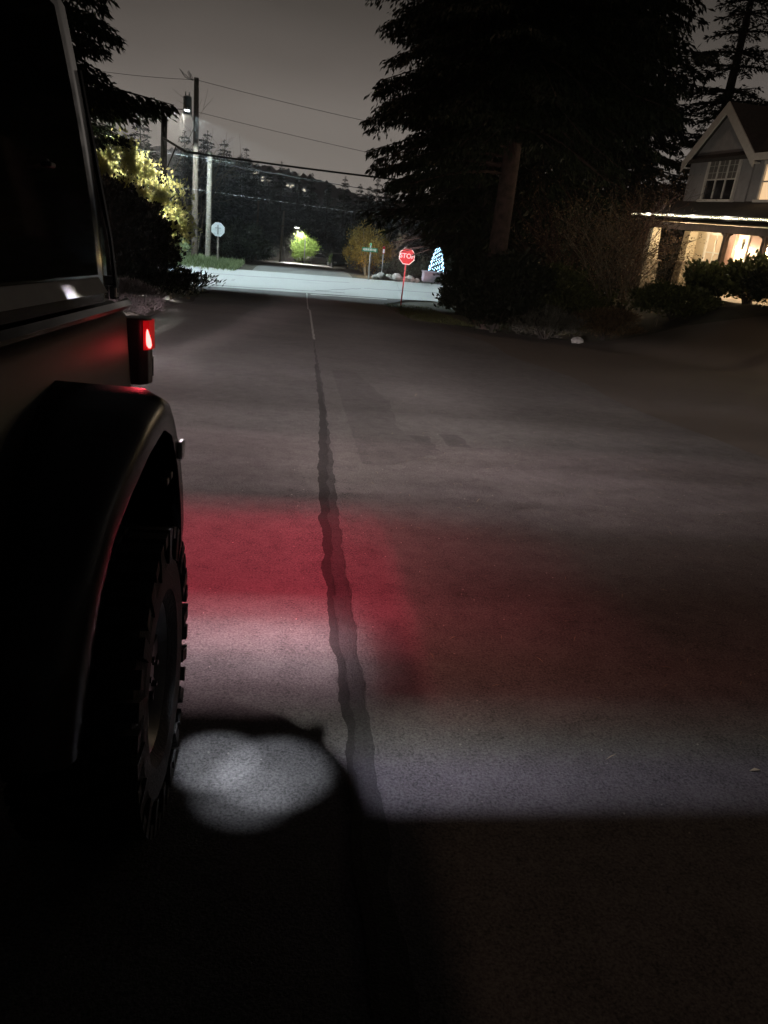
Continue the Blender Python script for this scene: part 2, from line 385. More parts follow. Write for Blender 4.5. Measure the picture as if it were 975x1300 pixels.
m = MB(); m.box((JX, .05, .48), (1.1, 4.9, .16)); m.tube([(JX - .75, 1.80, .45), (JX + .75, 1.80, .45)], .05, 10); m.tube([(JX - .75, -1.12, .45), (JX + .75, -1.12, .45)], .05, 10); m.box((JX, 2.05, .56), (.9, .5, .16)); jb(m, 'chassis', M['under'])
for s in (-1, 1):
    m = MB(); x = JX + s * (JX - XS) * -1 ; xx = XS + .035 if s > 0 else XL - .035
    m.tube([(xx, -.45, .47), (xx, 1.0, .47)], .038, 10); jb(m, 'side_step', M['jplastic'], smooth=True)
for s in (-1, 1):                                   # doors: thin panels with seams, and handles
    for y0, y1 in ((-.42, .52), (.56, 1.20)):
        xx = XS + .016 if s > 0 else XL - .016
        d = MB(); d.box((xx, (y0 + y1) / 2, 1.0), (.012, y1 - y0, .74)); do = jb(d, 'door', M['jdoor'], bevel=.006)
        h = MB(); h.box((xx + .03 * s, y1 - .12, 1.20), (.03, .16, .04)); h.box((xx + .014 * s, y1 - .06, 1.20), (.03, .03, .03)); jb(h, 'handle', M['jplastic'], do, bevel=.006)
    xx = XS + .13 if s > 0 else XL - .13
    m = MB(); m.box((xx, -.50, 1.52), (.22, .09, .18)); m.tube([(xx - .08 * s, -.46, 1.44), (xx - .15 * s, -.44, 1.36)], .02, 8); jb(m, 'side_mirror', M['jplastic'], bevel=.02)
# fender flares: profile (y, h) of the outer lip round a wheel, swept from body to lip
def flare(cy, side, prof, name='fender_flare'):
    fx = lambda x: x if side > 0 else 2 * JX - x
    m = MB(); rings = []
    for (y, h, xo) in prof:
        oy, oh = y - cy, h - .43; l = math.hypot(oy, oh); ny, nh = oy / l, oh / l
        rings.append([(fx(XS - .02), y + ny * .035, h + nh * .035), (fx(xo - .055), y + ny * .03, h + nh * .03), (fx(xo - .012), y + ny * .008, h + nh * .008), (fx(xo), y - ny * .03, h - nh * .03), (fx(xo - .004), y - ny * .075, h - nh * .075),
                      (fx(xo - .03), y - ny * .07, h - nh * .07), (fx(xo - .07), y - ny * .02, h - nh * .02), (fx(XS - .02), y - ny * .01, h - nh * .01)])
    m.loft(rings); return jb(m, name, M['jflare'], smooth=True)
def smooth_prof(pr, n=34):
    a = np.array(pr); s = np.concatenate([[0], np.cumsum(np.linalg.norm(np.diff(a[:, :2], axis=0), axis=1))]); out = []
    for q in np.linspace(0, s[-1], n):
        w = np.exp(-((s - q) / .075) ** 2); out.append(tuple((a * w[:, None]).sum(0) / w.sum()))
    return out
REARP = [(1.20, .58, -.40), (1.25, .76, -.385), (1.32, .93, -.37), (1.40, 1.05, -.355), (1.50, 1.13, -.335), (1.62, 1.20, -.315), (1.76, 1.235, -.302), (1.88, 1.195, -.298), (1.97, 1.08, -.295), (2.04, .95, -.295), (2.09, .82, -.298), (2.06, .73, -.305)]
REARP = smooth_prof(REARP)
for s in (1, -1): flare(1.80, s, REARP)
FRONTP = [(y - 2.92, h, x) for y, h, x in REARP]
for s in (1, -1): flare(-1.12, s, FRONTP)
# reflector and latch lights on the flare
m = MB(); m.box((-.292, 1.965, 1.06), (.012, .05, .05)); jb(m, 'side_reflector', M['lamp_clear'], bevel=.004)
# wheel wells (dark liner)
for cy in (1.80, -1.12):
    for s in (1, -1):
        m = MB(); x0, x1 = (XS - .34, XS + .0)
        if s < 0: x0, x1 = 2 * JX - x0, 2 * JX - x1
        rings = []
        for a in np.linspace(R(-8), R(188), 14):
            rings.append([(x0, cy + .60 * math.cos(a), .50 + .58 * math.sin(a)), (x1, cy + .60 * math.cos(a), .50 + .58 * math.sin(a)), (x1, cy + .62 * math.cos(a), .50 + .60 * math.sin(a)), (x0, cy + .62 * math.cos(a), .50 + .60 * math.sin(a))])
        m.loft(rings); jb(m, 'wheel_liner', M['under'])
# wheels: lathe about x with cut tread blocks
def lathe_x(prof, cx, cy, cz, n=48, sgn=1):
    return [[(cx + sgn * px, cy + pr * math.cos(a), cz + pr * math.sin(a)) for px, pr in prof] for a in np.linspace(0, 2 * math.pi, n, endpoint=False)]
def wheel(cx_out, cy, side, cz=.43):
    sg = 1 if side > 0 else -1
    w = MB()
    rings = lathe_x([(-.30, .22), (-.30, .33), (-.285, .385), (-.25, .405), (-.05, .405), (-.018, .385), (0, .33), (-.004, .25), (-.03, .22)], cx_out, cy, cz, 56, sg)
    rings.append(rings[0]); w.loft(rings, cap=False)
    tyre = MB(); tyre.v, tyre.f = w.v, w.f
    for k in range(36):                                # tread lugs over the shoulder
        a = 2 * math.pi * k / 36
        Mx = Matrix.Rotation(a, 3, 'X')
        for (px, wx, ln, off, dr) in ((-.045, .10, .046, 0, .412), (-.15, .085, .05, .087, .415), (-.25, .09, .046, 0, .412)):
            Ma = Matrix.Rotation(a + off, 3, 'X')
            c = Vector((cx_out + sg * px, cy, cz)) + Ma @ Vector((0, dr, 0))
            tyre.box(c, (wx, .034, ln), rot=Ma)
        if k % 2 == 0:
            c = Vector((cx_out + sg * (-.006), cy, cz)) + Mx @ Vector((0, .365, 0)); tyre.box(c, (.022, .06, .04), rot=Mx)
    wr = MB()
    wr.loft((lambda q: q + [q[0]])(lathe_x([(-.26, .215), (-.05, .222), (-.03, .215), (-.055, .19), (-.10, .16), (-.24, .15)], cx_out, cy, cz, 40, sg)), cap=False)
    for k in range(8):
        a = 2 * math.pi * k / 8; Ma = Matrix.Rotation(a, 3, 'X')
        wr.box(Vector((cx_out - sg * .075, cy, cz)) + Ma @ Vector((0, .12, 0)), (.04, .17, .06), rot=Ma)
    wr.tube([(cx_out - sg * .12, cy, cz), (cx_out - sg * .045, cy, cz)], [.075, .07], 20)
    for k in range(5):
        a = 2 * math.pi * k / 5 + .3; wr.tube([(cx_out - sg * .06, cy + .052 * math.cos(a), cz + .052 * math.sin(a)), (cx_out - sg * .03, cy + .052 * math.cos(a), cz + .052 * math.sin(a))], .009, 6)
    e = bpy.data.objects.new('wheel', None); COL.objects.link(e); e.parent = jeep; e.location = (cx_out - JX, cy - JY, cz); e.empty_display_size = .2
    tyre.build('tyre', M['rubber'], e, (cx_out, cy, cz)); wr.build('rim', M['rim'], e, (cx_out, cy, cz), smooth=True)
for cy in (1.80, -1.12):
    wheel(-.31, cy, 1); wheel(2 * JX + .31, cy, -1)
# spare wheel on the tailgate
m = MB(); rr = [[(JX + r_ * math.cos(a), 2.83 + y_, 1.05 + r_ * math.sin(a)) for y_, r_ in ((0, .2), (0, .36), (.04, .41), (.20, .41), (.25, .35), (.25, .2))] for a in np.linspace(0, 2 * math.pi, 40, endpoint=False)]
m.loft(rr + [rr[0]], cap=False); m.tube([(JX, 2.76, 1.05), (JX, 2.96, 1.05)], .19, 20); jb(m, 'spare_wheel', M['rubber'], smooth=True)
# tail lamps: black housing on the corner, red lens wrapping its outer side
for s in (1, -1):
    fx = (lambda x: x) if s > 0 else (lambda x: 2 * JX - x)
    e = MB()
    def sec(z, k): return [(fx(-.60), 2.66, z), (fx(-.535), 2.665, z), (fx(-.512), 2.69, z), (fx(-.505), 2.73, z), (fx(-.512), 2.775, z), (fx(-.54), 2.795, z), (fx(-.60), 2.795, z)]
    e.loft([sec(z, 0) for z in (1.11, 1.13, 1.32, 1.345)])
    t = jb(e, 'taillight', M['jplastic'], bevel=.006)
    ln = MB(); ln.loft([[(fx(-.525), 2.672, z), (fx(-.507), 2.692, z), (fx(-.497), 2.73, z), (fx(-.504), 2.78, z), (fx(-.54), 2.802, z), (fx(-.54), 2.75, z)] for z in (1.235, 1.25, 1.325, 1.338)])
    lo = ln.build('lens', M['lamp_red'] if s > 0 else M['lamp_red_off'], t, JO)
    if s > 0:
        c = MB(); c.loft([[(-.512 + w * math.cos(a) + dx, 2.688 + w * .8 * math.sin(a), z) for a in np.linspace(0, 2 * math.pi, 8, endpoint=False)] for z, w, dx in ((1.242, .004, .006), (1.252, .010, .004), (1.270, .011, .001), (1.290, .009, -.003), (1.31, .006, -.006), (1.327, .003, -.012))]); c.build('bulb', M['lamp_core'], t, JO, smooth=True)
    c = MB(); c.loft([[(fx(-.54), 2.70, z), (fx(-.512), 2.715, z), (fx(-.502), 2.74, z), (fx(-.508), 2.78, z), (fx(-.54), 2.80, z), (fx(-.54), 2.75, z)] for z in (1.135, 1.15, 1.19, 1.20)])
    c.build('clear_lens', M['jglass'], t, JO)
# added fixture high on the rear pillar; unseen lamps assumed under the flare
fl = MB(); fl.box((-.584, 1.86, 1.752), (.03, .04, .012)); fl.box((-.605, 1.86, 1.760), (.05, .02, .010)); jb(fl, 'added_flood', M['jplastic'], bevel=.006)
for y in (1.82, 1.88):
    fl = MB(); fl.box((-.312, y - .02, 1.012), (.022, .03, .02)); jb(fl, 'unseen_wheel_lamp', M['jplastic'], bevel=.004)

# ------------------------------------------------------------------ lamps with a shaped beam (pools and edges drawn in the light nodes)
LAMPSCALE = 1.0
def beam(name, loc, h, E, ystops, xstops, parent=None, org=(0, 0, 0), radius=.02, yr=None, xr=None, col_y=True, spot=178):
    """Spot pointing straight down at height h over the ground plane whose nodes spread the light as
    ystops (distance along the road, colour) times xstops (sideways, factor)."""
    ld = bpy.data.lights.new(name, 'SPOT'); ld.energy = 4 * math.pi * h * h * E * LAMPSCALE; ld.spot_size = R(spot); ld.spot_blend = 0.0
    ld.shadow_soft_size = radius; ld.use_nodes = True
    nt = ld.node_tree; em = [n for n in nt.nodes if n.type == 'EMISSION'][0]
    tc = N(nt, 'ShaderNodeTexCoord'); sp = N(nt, 'ShaderNodeSeparateXYZ'); L(nt, tc.outputs['Normal'], sp.inputs[0])
    def math_(op, a, b_=None, c_=None):
        n = N(nt, 'ShaderNodeMath', operation=op)
        for i, q in enumerate((a, b_, c_)):
            if q is None: continue
            if isinstance(q, (int, float)): n.inputs[i].default_value = q
            else: L(nt, q, n.inputs[i])
        return n.outputs[0]
    tx = math_('DIVIDE', sp.outputs[0], sp.outputs[2]); ty = math_('DIVIDE', sp.outputs[1], sp.outputs[2])
    gx = math_('MULTIPLY_ADD', tx, -h, loc[0]); gy = math_('MULTIPLY_ADD', ty, -h, loc[1])
    def mapped(v, stops):
        lo, hi = stops[0][0], stops[-1][0]
        u = math_('DIVIDE', math_('SUBTRACT', v, lo), hi - lo)
        r = ramp(nt, [((p - lo) / (hi - lo), c) for p, c in stops], u); return r.outputs[0]
    cy_ = mapped(gy, ystops); cx_ = mapped(gx, xstops)
    c3 = math_('POWER', math_('ADD', math_('ADD', math_('MULTIPLY', tx, tx), math_('MULTIPLY', ty, ty)), 1.0), 1.5)
    s = math_('MULTIPLY', c3, cx_)
    L(nt, cy_, em.inputs['Color']); L(nt, s, em.inputs['Strength'])
    o = bpy.data.objects.new(name, ld); COL.objects.link(o); o.location = (loc[0] - org[0], loc[1] - org[1], loc[2] - org[2])
    if parent: o.parent = parent
    return o
def scale(c, k): return tuple(x * k for x in c)
W = (1.0, .855, .85); WP = (1.0, .78, .79)
# reversing lamp: sweeps the road behind, in the soft bands its reflector throws
rv = [(3.4, (0, 0, 0)), (4.3, scale(W, .14)), (4.75, scale(WP, .50)), (5.0, scale(WP, .52)), (5.2, scale(WP, .82)), (5.5, scale(WP, .68)), (5.8, scale(WP, .94)), (6.2, scale(WP, .74)), (6.6, scale(WP, .92)), (7.1, scale(W, .66)), (7.8, scale(W, .70)), (8.4, scale(W, .44)), (9.6, scale(W, .46)),
      (10.8, scale(W, .30)), (13, scale(W, .26)), (16, scale(W, .14)), (20, scale(W, .11)), (24, scale(W, .06)), (30, scale(W, .0))]
beam('reversing_lamp', (-.62, 2.84, 1.17), 1.17, 3.9, rv, [(-5, .25), (-2, .75), (0, .95), (.8, .85), (1.8, .95), (2.6, .62), (3.8, .36), (5.5, .23), (9, .15), (13, .05), (16, .02)], jeep, JO)
RD = (1.0, .10, .16)
beam('red_road_beam', (-.53, 2.812, 1.27), 1.27, 7.4, [(2.62, (0, 0, 0)), (2.9, scale(RD, .55)), (3.12, RD), (3.5, scale(RD, .9)), (4.1, RD), (4.4, scale(RD, .85)), (4.65, scale(RD, .35)), (4.95, (0, 0, 0))],
     [(-.6, .85), (.25, 1), (.42, .66), (.60, .52), (.70, .26), (.9, .17), (1.3, .09), (1.9, .0)], jeep, JO)
RD2 = (1.0, .42, .39)
beam('red_road_beam', (-.535, 2.765, 1.10), 1.10, 1.45, [(2.1, (0, 0, 0)), (2.35, RD2), (2.6, scale((1, .30, .26), 1.1)), (3.4, scale(RD2, .8)), (4.0, scale(RD2, .85)), (4.25, (0, 0, 0))],
     [(.56, 0), (.67, .95), (.9, .90), (1.2, .66), (1.5, .42), (2.1, .24), (3.2, .10), (5, .0)], jeep, JO)  # added brownish wash; its inner edge is a shadow edge cut into the beam
beam('red_road_beam', (-.535, 2.765, 1.10), 1.10, 1.35, [(3.95, (0, 0, 0)), (4.2, scale(RD2, .85)), (4.7, scale(RD2, .5)), (5.4, (0, 0, 0))], [(.1, 0), (.42, .6), (.62, .95), (.9, .90), (1.2, .66), (1.5, .42), (2.1, .24), (3.2, .10), (5, .0)], jeep, JO)  # added wash beyond it, closing the top of that drawn shadow
beam('red_road_beam', (-.535, 2.765, 1.10), 1.10, 1.3, [(2.1, (0, 0, 0)), (2.45, scale((1, .16, .22), .55)), (3.0, (1, .13, .18)), (3.8, scale((1, .11, .16), .85)), (4.08, (0, 0, 0))], [(.34, 0), (.43, .8), (.585, 1), (.645, .75), (.675, 0), (.9, 0)], jeep, JO)  # added red lobe filling the drawn shadow beside the seam
PW = (1.0, .71, .79)
beam('added_side_beam', (-.535, 2.755, 1.10), 1.10, 10.5, [(2.22, (0, 0, 0)), (2.42, scale(PW, .25)), (2.55, scale(PW, .55)), (2.8, PW), (2.94, scale(PW, .82)), (3.05, scale(PW, .35)), (3.32, (0, 0, 0))], [(-.6, .75), (0, 1), (.22, .92), (.34, .45), (.46, .08), (.6, .0)], jeep, JO)  # added unseen beam for the pinkish pool beside the bumper
BV = (.84, .79, 1.0)
beam('added_flood_light', (-.580, 1.86, 1.73), 1.73, 7.5, [(1.70, (0, 0, 0)), (1.80, scale(BV, .7)), (1.95, BV), (2.08, scale((1, .98, .95), .7)), (2.22, scale((1, .93, .85), .38)), (2.42, (0, 0, 0))],
     [(-.5, 0), (-.33, .75), (.0, .8), (.5, 1), (.75, .75), (1.1, .42), (1.6, .24), (2.4, .14), (4, 0)], jeep, JO, .022)  # added source, placed so the flare casts its arch shadow

# unseen lamps under the flare, throwing pools beside the wheel
def pool(name, loc, aim, cone, watts, col, blend=.45):
    l = bpy.data.lights.new(name, 'SPOT'); l.energy = watts; l.color = col; l.spot_size = R(cone); l.spot_blend = blend; l.shadow_soft_size = .015
    o = bpy.data.objects.new(name, l); COL.objects.link(o); o.parent = jeep; o.location = (loc[0] - JX, loc[1] - JY, loc[2])
    o.rotation_euler = (Vector(aim) - Vector(loc)).to_track_quat('-Z', 'Y').to_euler()
pool('unseen_wheel_light', (-.298, 1.86, .99), (-.185, 1.985, 0), 20, 52, (.84, .88, 1.0), .75)
pool('unseen_wheel_light', (-.296, 1.80, .99), (.0, 1.925, 0), 23, 50, (.84, .88, 1.0), .7)
pool('unseen_wheel_light', (-.297, 1.83, .99), (-.08, 1.83, 0), 21, 26, (.84, .88, 1.0), 1.0)  # added to fill below the two round pools

tg = bpy.data.lights.new('tail_glow', 'POINT'); tg.energy = .12; tg.color = (1, .03, .05); tg.shadow_soft_size = .02
to = bpy.data.objects.new('tail_glow', tg); COL.objects.link(to); to.parent = jeep; to.location = (-.47 - JX, 2.64 - JY, 1.30)

pool('tail_glow', (-.44, 2.60, 1.43), (-.33, 1.90, 1.23), 26, 6, (1, .05, .08), .7)

pool('shrub_fill', (-.90, 3.01, .86), (9.4, 22.5, 1.0), 44, 1150, (1, .86, .74), 1.0)  # added fill by the bumper, lifts the shrubs on the right
# ================================================================== plants
def unit(a): return a / np.maximum(np.linalg.norm(a, axis=-1, keepdims=True), 1e-9)
def leaves(P, size, axis=None, aspect=.45, spread=1.0, flat=None):
    """rhombic leaf faces at points P (n,3); axis: preferred length direction; returns (n,4,3)"""
    n = len(P); sz = (size * rng.uniform(.6, 1.35, n))[:, None]
    d = rng.normal(size=(n, 3))
    if axis is not None: d = unit(axis) + spread * .5 * d
    d = unit(d); q = rng.normal(size=(n, 3))
    if flat is not None: q = q * (1 - flat) + flat * np.cross(d, np.array([0, 0, 1.0]))
    b = unit(q - (q * d).sum(-1, keepdims=True) * d)
    nrm = np.cross(d, b)
    tip = P + d * sz; mid = P + d * sz * .5 - nrm * sz * .06
    return np.stack([P, mid + b * sz * aspect * .5, tip, mid - b * sz * aspect * .5], 1)
def shrub_points(c, r, n, clumps=24, lump=.28, shell=.45, low=-.55):
    """points in an uneven, clumpy dome"""
    c = np.array(c); r = np.array(r)
    d = unit(rng.normal(size=(clumps * 4, 3))); d = d[d[:, 2] > low][:clumps]
    k = len(d); rad = rng.uniform(.62, 1.02, k)
    cc = d * rad[:, None]; sp = rng.uniform(.5, 1.2, k) * lump
    idx = rng.integers(0, k, n)
    p = cc[idx] + rng.normal(size=(n, 3)) * sp[idx][:, None] * .6
    m = rng.random(n) < shell * .5
    p[m] = unit(rng.normal(size=(m.sum(), 3))) * rng.uniform(.3, .95, (m.sum(), 1))
    p = c + p * r
    return p
def shrub(name, label, cat, base, r, n, leaf, mat, stem_mat, group=None, aspect=.45, clumps=24, lump=.28, up=.3, stems=6, flat=None):
    """base: ground point; r: half sizes; the dome's foot is at the base"""
    bx, by, bz = base; t = thing(name, label, cat, base, group)
    c = (bx, by, bz + r[2] * .50)
    P = shrub_points(c, (r[0], r[1], r[2] * .52), n, clumps, lump)
    P = P[P[:, 2] > bz - .05]
    ax = unit(P - np.array([bx, by, bz])) + np.array([0, 0, up])
    np_mesh('foliage', leaves(P, leaf, ax, aspect, 1.2, flat), 4, mat, t, base)
    m = MB(); gg = random.Random(int(abs(bx * 31 + by * 17)))
    for k in range(stems):
        a = gg.uniform(0, 6.28); q = gg.uniform(.25, .8)
        p1 = (bx + r[0] * .3 * math.cos(a), by + r[1] * .3 * math.sin(a), bz + r[2] * .4); p2 = (bx + r[0] * q * math.cos(a), by + r[1] * q * math.sin(a), bz + r[2] * gg.uniform(.7, 1.05))
        m.tube([(bx + gg.uniform(-.1, .1), by + gg.uniform(-.1, .1), bz - .05), p1, p2], [.03 * r[2], .02 * r[2], .006], 5)
    m.build('stem', stem_mat, t, base)
    return t
def twiggy(name, label, cat, base, H, spread, mat, n=9, depth=4, group=None, lean=(0, 0), rad=.03, seed=0, leafm=None, nleaf=0, leaf=.06):
    gg = random.Random(seed); t = thing(name, label, cat, base, group); m = MB(); tips = []
    def grow(p, d, ln, r, lev):
        q = p; pts = [tuple(p)]
        for k in range(3):
            d = (d + Vector((gg.gauss(0, .16), gg.gauss(0, .16), gg.gauss(.03, .10)))).normalized(); q = q + d * ln / 3; pts.append(tuple(q))
            if lev > 0 and k >= 0:
                for j in range(gg.choice((1, 1, 2)) if lev > 1 else gg.choice((1, 2))):
                    e = (d + Vector((gg.gauss(0, .55), gg.gauss(0, .55), gg.gauss(.05, .35)))).normalized()
                    grow(q, e, ln * gg.uniform(.45, .75), r * .55, lev - 1)
        m.tube(pts, [r, r * .85, r * .7, r * .5], 4 if lev < 2 else 6, cap=False); tips.append(q)
    for k in range(n):
        a = 2 * math.pi * k / n + gg.uniform(-.3, .3); s = gg.uniform(.2, 1) * spread
        d = Vector((math.cos(a) * s + lean[0], math.sin(a) * s + lean[1], 1)).normalized()
        grow(Vector(base) + Vector((gg.uniform(-.1, .1), gg.uniform(-.1, .1), -.04)), d, H * gg.uniform(.42, .62), rad, depth - 1)
    m.build('branch', mat, t, base, fix=False)
    if nleaf:
        T = np.array([tuple(x) for x in tips]); P = T[rng.integers(0, len(T), nleaf)] + rng.normal(size=(nleaf, 3)) * .10
        np_mesh('foliage', leaves(P, leaf), 4, leafm, t, base)
    return t
def conifer(name, label, base, H, Rr, mat, bark, z0=.1, whorls=22, per=7, spray=.30, dens=9, droop=.25, hang=.5, group=None, trunk_r=None, zmax=1.0, cat='tree', taper=.85, lean=0.0, extra=(), wide=.30, irr=.35, seed=1, clip=None):
    """tapered trunk, drooping limbs, and sprays of foliage hung along every limb"""
    gg = np.random.default_rng(seed); bx, by, bz = base; t = thing(name, label, cat, base, group)
    tr = trunk_r or H * .018
    m = MB()
    m.tube([(bx + lean * H * q, by, bz - .3 + (H + .3) * q) for q in (0, .03, .1, .3, .6, .85, 1)], [tr * 1.35, tr * 1.1, tr, tr * .82, tr * .5, tr * .2, .02], 12)
    limbs = MB(); PP = []; AX = []; SZ = []
    specs = []
    for i in range(whorls):
        q = z0 + (zmax - z0) * (i + gg.uniform(0, .7)) / whorls
        prof = (1 - q) ** taper * min(1, .45 + (q - z0) * 4.0 + .3)
        for k in range(per):
            specs.append((q, 2 * math.pi * (k + gg.uniform(-.4, .4)) / per + i * 2.4, Rr * prof * gg.uniform(1 - irr, 1 + irr * .5) + .15, droop * gg.uniform(.5, 1.5)))
    for (q, az, ln, dr) in list(specs) + list(extra):
        p0 = np.array([bx + lean * H * q, by, bz + H * q]); dirh = np.array([math.cos(az), math.sin(az), 0])
        us = np.linspace(0, 1, 6)
        rise = gg.uniform(.0, .15)
        pts = [p0 + dirh * ln * u + np.array([0, 0, ln * (rise * u - dr * 1.6 * u * u + dr * .35 * u ** 4)]) for u in us]
        limbs.tube([tuple(x) for x in pts], [max(.012, tr * .16 * (1 - .85 * u)) * min(1, ln / 2 + .3) for u in us], 4, cap=False)
        k = max(3, int(dens * ln / spray))
        u = gg.uniform(.12, 1, k) ** .8
        base_p = np.array([np.interp(u, us, [x[j] for x in pts]) for j in range(3)]).T
        side = np.array([-dirh[1], dirh[0], 0]); w = gg.normal(size=k) * ln * .16 * (1.15 - u * .75)
        PP.append(base_p + side * w[:, None] + np.array([0, 0, 1]) * (-np.abs(w) * .25 + gg.normal(size=k) * .04)[:, None])
        SZ.append(np.full(k, np.clip(ln / (Rr * .5), .55, 1)))
        AX.append(dirh * .8 + side * np.sign(w)[:, None] * .6 + np.array([0, 0, -hang]))
    nt_ = whorls * 14; q = 1 - (1 - max(z0, .35)) * gg.random(nt_) ** 1.2; a_ = gg.uniform(0, 6.28, nt_); w_ = Rr * (1 - q) ** taper * gg.uniform(.05, .5, nt_)
    if zmax >= .99:
        PP.append(np.column_stack([bx + lean * H * q + w_ * np.cos(a_), by + w_ * np.sin(a_), bz + H * q])); AX.append(np.column_stack([np.cos(a_), np.sin(a_), .25 - .6 * (1 - q)])); SZ.append(np.clip((1 - q) * 2.2 + .35, .4, 1))
    P = np.concatenate(PP); A = np.concatenate(AX); SZ = np.concatenate(SZ)
    A = A + gg.normal(size=A.shape) * .25
    if clip is not None: kk = clip(P); P, A, SZ = P[kk], A[kk], SZ[kk]
    np_mesh('crown', leaves(P, spray * SZ, A, wide, .5, .5), 4, mat, t, base)
    m.add(limbs.v, limbs.f); m.build('trunk', bark, t, base, smooth=True, fix=False)
    return t
LM = {}
LM['cedar'] = leaf_mat('cedar_sprays', (.010, .018, .009), (.035, .050, .022), .15)
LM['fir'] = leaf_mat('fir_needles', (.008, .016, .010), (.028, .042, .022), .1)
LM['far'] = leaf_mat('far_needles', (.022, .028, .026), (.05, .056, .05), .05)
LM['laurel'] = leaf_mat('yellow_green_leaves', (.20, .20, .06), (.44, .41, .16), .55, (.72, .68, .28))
LM['hedge'] = leaf_mat('brown_hedge_leaves', (.020, .015, .010), (.050, .036, .022), .05)
LM['dark'] = leaf_mat('dark_evergreen', (.010, .014, .008), (.030, .036, .018), .1)
LM['green'] = leaf_mat('mid_green_leaves', (.04, .05, .016), (.115, .125, .045), .25)
LM['laven'] = leaf_mat('grey_sprigs', (.06, .05, .052), (.16, .13, .135), .1)
LM['grey'] = leaf_mat('grey_green_sprigs', (.08, .08, .07), (.20, .19, .165), .15)
LM['brown'] = leaf_mat('brown_sprigs', (.09, .06, .035), (.24, .165, .095), .15)
LM['pale'] = leaf_mat('pale_flower_heads', (.35, .30, .18), (.6, .55, .36), .3)
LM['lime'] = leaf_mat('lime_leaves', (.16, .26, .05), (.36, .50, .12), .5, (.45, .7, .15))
LM['gold'] = leaf_mat('golden_leaves', (.14, .10, .02), (.36, .25, .05), .35)
LM['grass'] = leaf_mat('long_grass', (.14, .20, .07), (.40, .46, .28), .4)
LM['needle'] = leaf_mat('dry_needles', (.16, .12, .075), (.38, .31, .20), 0)
LM['twig'] = noisy('bare_twigs', (.09, .078, .055), (.22, .18, .13), 12, .9)
LM['twigred'] = noisy('reddish_twigs', (.035, .018, .014), (.09, .045, .035), 10, .9)
# ---- big cedars right of the road: dark mass with drooping sprays
def clip_main(P):
    low = np.where(P[:, 0] < 5.4, 1.45, np.where(P[:, 0] < 8.6, 3.6, 2.2))
    return P[:, 2] > low + .35 * np.sin(P[:, 0] * 5) + .25 * np.sin(P[:, 1] * 7)
conifer('cedar_tree', 'huge dark cedar with a bare reddish lower trunk beside the stop sign', (6.25, 24.0, g(6.25, 24)), 24, 4.7, LM['cedar'], M['bark'], z0=.24, zmax=.60, whorls=26, per=16, spray=.16, dens=25, droop=.26, hang=1.6, trunk_r=.30, taper=.35, lean=0, irr=.3, seed=3, clip=clip_main,
        extra=[(.20, math.pi * 1.0, 4.2, .17), (.24, math.pi * .96, 4.3, .24), (.28, math.pi * 1.05, 3.9, .2), (.19, math.pi * 1.12, 3.6, .22), (.32, math.pi * .95, 4.2, .25), (.21, math.pi * .92, 4.0, .24), (.23, math.pi * 1.07, 4.2, .2), (.20, math.pi * .86, 3.8, .2), (.22, math.pi * 1.18, 3.8, .22), (.26, math.pi * 1.12, 4.0, .22)])
conifer('cedar_tree', 'tall dense cedar standing between the trunked cedar and the house gable', (9.9, 33.5, g(9.9, 33.5)), 26, 3.9, LM['cedar'], M['bark_dark'], z0=.05, zmax=.62, whorls=24, per=12, spray=.34, dens=13, droop=.22, hang=.9, trunk_r=.34, taper=.4, seed=4)
conifer('cedar_tree', 'dark cedar filling the gap behind the trunked cedar', (7.3, 31.5, g(7.3, 31.5)), 24, 4.3, LM['cedar'], M['bark_dark'], z0=.10, zmax=.62, whorls=22, per=11, spray=.34, dens=12, droop=.22, hang=.9, taper=.45, seed=5, clip=lambda P: P[:, 2] > np.where(P[:, 0] < 6.3, .85 + .3 * np.sin(P[:, 0] * 6), -9))
conifer('cedar_tree', 'broad cedar behind the gable end of the house', (14.4, 38.5, g(14.4, 38.5)), 26, 4.8, LM['cedar'], M['bark_dark'], z0=.05, zmax=.6, whorls=22, per=11, spray=.36, dens=11, droop=.2, hang=.7, taper=.4, seed=15)
conifer('fir_tree', 'ragged fir against the sky behind the house gable', (19.9, 38, g(20, 38)), 20, 3.3, LM['fir'], M['bark_dark'], z0=.12, whorls=26, per=8, spray=.24, dens=13, droop=.10, hang=.25, taper=.8, seed=6)
conifer('fir_tree', 'fir tree at the right edge above the house roof', (23.4, 38, g(23, 38)), 16.5, 3.2, LM['fir'], M['bark_dark'], z0=.15, whorls=24, per=8, spray=.24, dens=13, droop=.12, hang=.25, taper=.8, seed=7)
conifer('fir_tree', 'lower fir filling the sky just above the house roof ridge', (17.6, 41, g(17, 41)), 14.0, 4.2, LM['fir'], M['bark_dark'], z0=.05, whorls=20, per=9, spray=.3, dens=12, droop=.15, hang=.3, taper=.7, seed=8)
# ---- left: tall tree behind the car with one long drooping limb
conifer('cedar_tree', 'tall dark conifer behind the car with one long limb hanging over the hedge', (-10.4, 29.0, g(-10.4, 29)), 24, 4.6, LM['cedar'], M['bark_dark'], z0=.05, zmax=.75, whorls=34, per=15, spray=.28, dens=20, droop=.2, hang=.9, taper=.30, irr=.22, seed=9,
        extra=[(.250, -.02, 5.9, .11), (.245, .06, 5.6, .15), (.24, -.08, 5.2, .12), (.22, .02, 4.6, .1), (.255, .0, 6.1, .13)])
